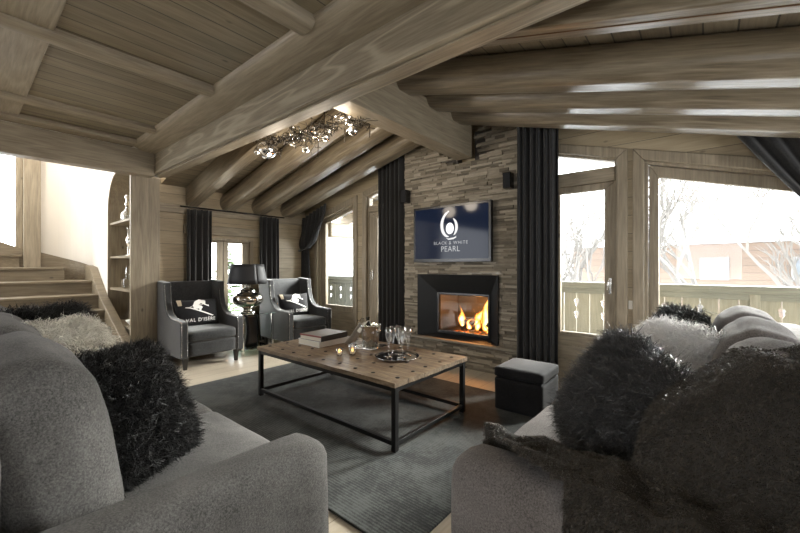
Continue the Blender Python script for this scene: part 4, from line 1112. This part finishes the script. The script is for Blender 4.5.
# fur cushions
def fur_cushion(loc,rot,W,H,T,mat,n,L,width,label,seed,grp,**k):
    c=empty('fur_cushion',loc); c.rotation_euler=rot; tag(c,label,'cushion',grp)
    m=pillow_mb(W,H,T,18); m.build('core',mat,c,smooth=True)
    arr=fur_from(m.v,m.f,n,L,width,seed,**k)
    build_fur('fur',mat,c,arr,None); return c
G='shaggy fur cushions'
fur_cushion((-1.64,.405,.665),(R(-30),0,R(118)),.36,.44,.20,M['blackfur'],42000,.058,.0030,'large shaggy black fur cushion at the near end of the left sofa',1,G,clumps=900,curl=.8,lift=1.1,droop=.15)
fur_cushion((-2.42,.34,.70),(R(-22),0,R(125)),.42,.42,.20,M['whitefur'],22000,.090,.0034,'cream long-haired fur cushion on the left sofa, behind the large black one',2,G,clumps=420,curl=.5,lift=.9,droop=.35)
fur_cushion((-2.86,.36,.73),(R(-20),0,R(130)),.50,.46,.20,M['blackfur'],18000,.070,.0032,'black fur cushion at the far end of the left sofa, behind the cream one',3,G,clumps=500,curl=.7,lift=1.0,droop=.2)
fur_cushion((-.21,1.52,.675),(R(-22),R(20),R(-48)),.46,.43,.22,M['charfur'],42000,.075,.0030,'large charcoal fur cushion with glossy hairs, nearest on the right sofa',4,G,clumps=800,curl=.7,lift=1.0,droop=.25)
fur_cushion((-.13,2.16,.70),(R(-18),0,R(-55)),.46,.42,.20,M['whitefurR'],20000,.085,.0034,'white long-haired fur cushion on the right sofa, behind the charcoal one',5,G,clumps=420,curl=.5,lift=.9,droop=.35)
fur_cushion((-.13,2.62,.74),(R(-14),0,R(-65)),.46,.42,.18,M['blackfur'],14000,.065,.0032,'black fur cushion at the far end of the right sofa, behind the white one',6,G,clumps=400,curl=.7,lift=1.0,droop=.2)

# ------------------------------------------------------------------ FUR THROW draped over the right sofa
nxg,nyg=90,90; x0,x1,y0,y1=-.80,.30,.80,1.95
xs=np.linspace(x0,x1,nxg); ys=np.linspace(y0,y1,nyg); XX,YY=np.meshgrid(xs,ys,indexing='ij')
Hh=np.full(XX.shape,.22)
def mx(c,z):
    global Hh
    Hh=np.where(c,np.maximum(Hh,z),Hh)
mx((XX>-.66)&(XX<.45)&(YY>.985)&(YY<1.20),.62)
mx((XX>-.66)&(XX<.2)&(YY>=1.20),.475)
bz=.935-np.clip((.10-XX)/.30,0,1)**1.5*.30
mx((XX>-.14)&(YY>1.17),bz)
mx((XX>.20)&(YY>.985),.88)
ker=np.exp(-np.linspace(-2,2,11)**2); ker/=ker.sum()
def blur(A):
    P=np.pad(A,5,mode='edge'); P=np.apply_along_axis(lambda r:np.convolve(r,ker,'valid'),0,P); return np.apply_along_axis(lambda r:np.convolve(r,ker,'valid'),1,P)
Hs=np.maximum(Hh,blur(blur(Hh)))+.016
Hs=np.minimum(blur(Hs)+.004,Hs+.05); Hs=np.maximum(Hs,Hh+.012)
for i in range(nxg):
    for j in range(nyg):
        x,y=xs[i],ys[j]
        wA=1/(1+math.exp(-(x+.20)*30)); Hs[i,j]+=wA*.026*noise.noise(Vector((x*15+y*3,y*2.5,5)))+(1-wA)*.020*noise.noise(Vector((x*3,y*17+x*6,9)))
        Hs[i,j]+=.012*noise.noise(Vector((x*6+2*y,y*4-3*x,3)))+.014*(1-abs(noise.noise(Vector((x*9-6*y,y*6+x*3,7))))*2)+.008
def inpoly(x,y,P):
    c=False; n=len(P)
    for i in range(n):
        xa,ya=P[i]; xb,yb=P[(i+1)%n]
        if (ya>y)!=(yb>y) and x<(xb-xa)*(y-ya)/(yb-ya)+xa: c=not c
    return c
polyA=[(-.10,.84),(-.16,.97),(-.22,1.05),(-.22,1.25),(-.10,1.37),(.06,1.42),(.295,1.42),(.295,1.14),(.17,1.08),(.135,1.0),(.135,.84)]
polyB=[(-.630,1.205),(-.61,1.32),(-.42,1.50),(-.25,1.55),(-.12,1.3),(-.10,.84),(-.21,.84),(-.22,.93),(-.24,.976),(-.34,1.0),(-.44,1.05),(-.54,1.13)]
def dist_poly(x,y,P):
    d=9
    for i in range(len(P)):
        a=Vector((*P[i],0));b=Vector((*P[(i+1)%len(P)],0));p=Vector((x,y,0));ab=b-a;t=max(0,min(1,(p-a).dot(ab)/ab.length_squared)); d=min(d,(p-a-ab*t).length)
    return d
vid={}; m=MB(); 
ins=np.zeros((nxg,nyg),bool)
for i in range(nxg):
    for j in range(nyg):
        x,y=xs[i],ys[j]; jx=.02*noise.noise(Vector((x*12,y*12,0)))
        ins[i,j]=inpoly(x+jx,y+jx,polyA) or inpoly(x+jx,y-jx,polyB)
for i in range(nxg-1):
    for j in range(nyg-1):
        if ins[i,j] and ins[i+1,j] and ins[i,j+1] and ins[i+1,j+1]:
            f=[]
            for a,b in ((i,j),(i+1,j),(i+1,j+1),(i,j+1)):
                if (a,b) not in vid: vid[(a,b)]=len(m.v); m.v.append((xs[a],ys[b],Hs[a,b])); m.t.append(.5)
                f.append(vid[(a,b)])
            m.f.append(tuple(f))
th=empty('fur_throw',(0,0,0)); tag(th,'dark brown fur throw draped over the near end of the right sofa','throw')
base=m.build('hide',M['throwbase'],th,smooth=True,solid=.014)
vs=[Vector(p) for p in m.v]
arr=fur_from(m.v,m.f,80000,.018,.0027,9,clumps=7000,clump=.4,curl=.25,droop=.2,lift=.35,flow=(-.25,-.45,.0),segs=3,lv=.3)
build_fur('fur_pile',M['brownfur'],th,arr)

# ------------------------------------------------------------------ CAMERA
cam=bpy.data.cameras.new('camera'); co=bpy.data.objects.new('camera',cam); COL.objects.link(co); scene.camera=co
cam.sensor_width=36; cam.lens=36*370/800; cam.clip_start=.02; cam.clip_end=300
co.location=(0,0,1.2); yaw=math.atan2(308,370); co.rotation_euler=(R(90),0,yaw)

# ------------------------------------------------------------------ LIGHT
w=bpy.data.worlds.new('sky'); scene.world=w; w.use_nodes=True; nt=w.node_tree; nt.nodes.clear(); N=NT(nt)
bg=N.n('ShaderNodeBackground'); out=N.n('ShaderNodeOutputWorld'); N.l(bg.outputs[0],out.inputs[0])
bg.inputs[0].default_value=(.95,.975,1.0,1); bg.inputs[1].default_value=4.4
def portal(loc,rot,sx,sy):
    l=bpy.data.lights.new('portal','AREA'); l.shape='RECTANGLE'; l.size=sx; l.size_y=sy; l.cycles.is_portal=True
    o=bpy.data.objects.new('portal',l); COL.objects.link(o); o.location=loc; o.rotation_euler=rot
portal((.4,4.25,1.35),(R(-90),0,0),1.8,1.9); portal((-1.0,4.25,1.4),(R(-90),0,0),.8,2.2); portal((-4.2,4.25,1.2),(R(-90),0,0),2.2,2.2)
portal((-5.8,2.62,.9),(0,R(-90),0),1.5,.85)
portal((0,-3.35,1.5),(R(90),0,0),1.2,1.2); portal((2.2,2.2,1.0),(0,R(90),0),1.05,2.0); portal((-6.2,-3.35,1.9),(R(90),0,0),2.0,2.8); portal((-7.7,-.15,2.4),(0,R(-90),0),2.2,1.5)
l=bpy.data.lights.new('hazy_sun','SUN'); l.energy=15; l.angle=R(30); l.color=(1,.97,.92); o=bpy.data.objects.new('hazy_sun',l); COL.objects.link(o)
o.rotation_euler=Vector((.34,1,.42)).to_track_quat('Z','Y').to_euler(); o.location=(2,12,6)
l=bpy.data.lights.new('fire_glow','POINT'); l.energy=9; l.color=(1,.42,.12); l.shadow_soft_size=.08; o=bpy.data.objects.new('fire_glow',l); COL.objects.link(o); o.location=(-2.2,4.10,.66)
for q,(x,y,z,e) in enumerate(((-2.42,2.10,2.42,2.4),(-2.95,2.30,2.20,7),(-3.45,2.15,2.15,6))):
    l=bpy.data.lights.new('chandelier_lamp','POINT'); l.energy=e; l.color=(1,.86,.68); l.shadow_soft_size=.10; o=bpy.data.objects.new('chandelier_lamp',l); COL.objects.link(o); o.location=(x,y,z)
l=bpy.data.lights.new('stairwell_fill','POINT'); l.energy=25; l.color=(1,.93,.84); l.shadow_soft_size=.15; o=bpy.data.objects.new('stairwell_fill',l); COL.objects.link(o); o.location=(-6.7,.2,3.5)  # added fill light without a fixture, brightens the stairwell plaster

scene.view_settings.view_transform='Standard'; scene.view_settings.look='None'; scene.view_settings.gamma=1; scene.view_settings.use_curve_mapping=False
scene.view_settings.exposure=1.35
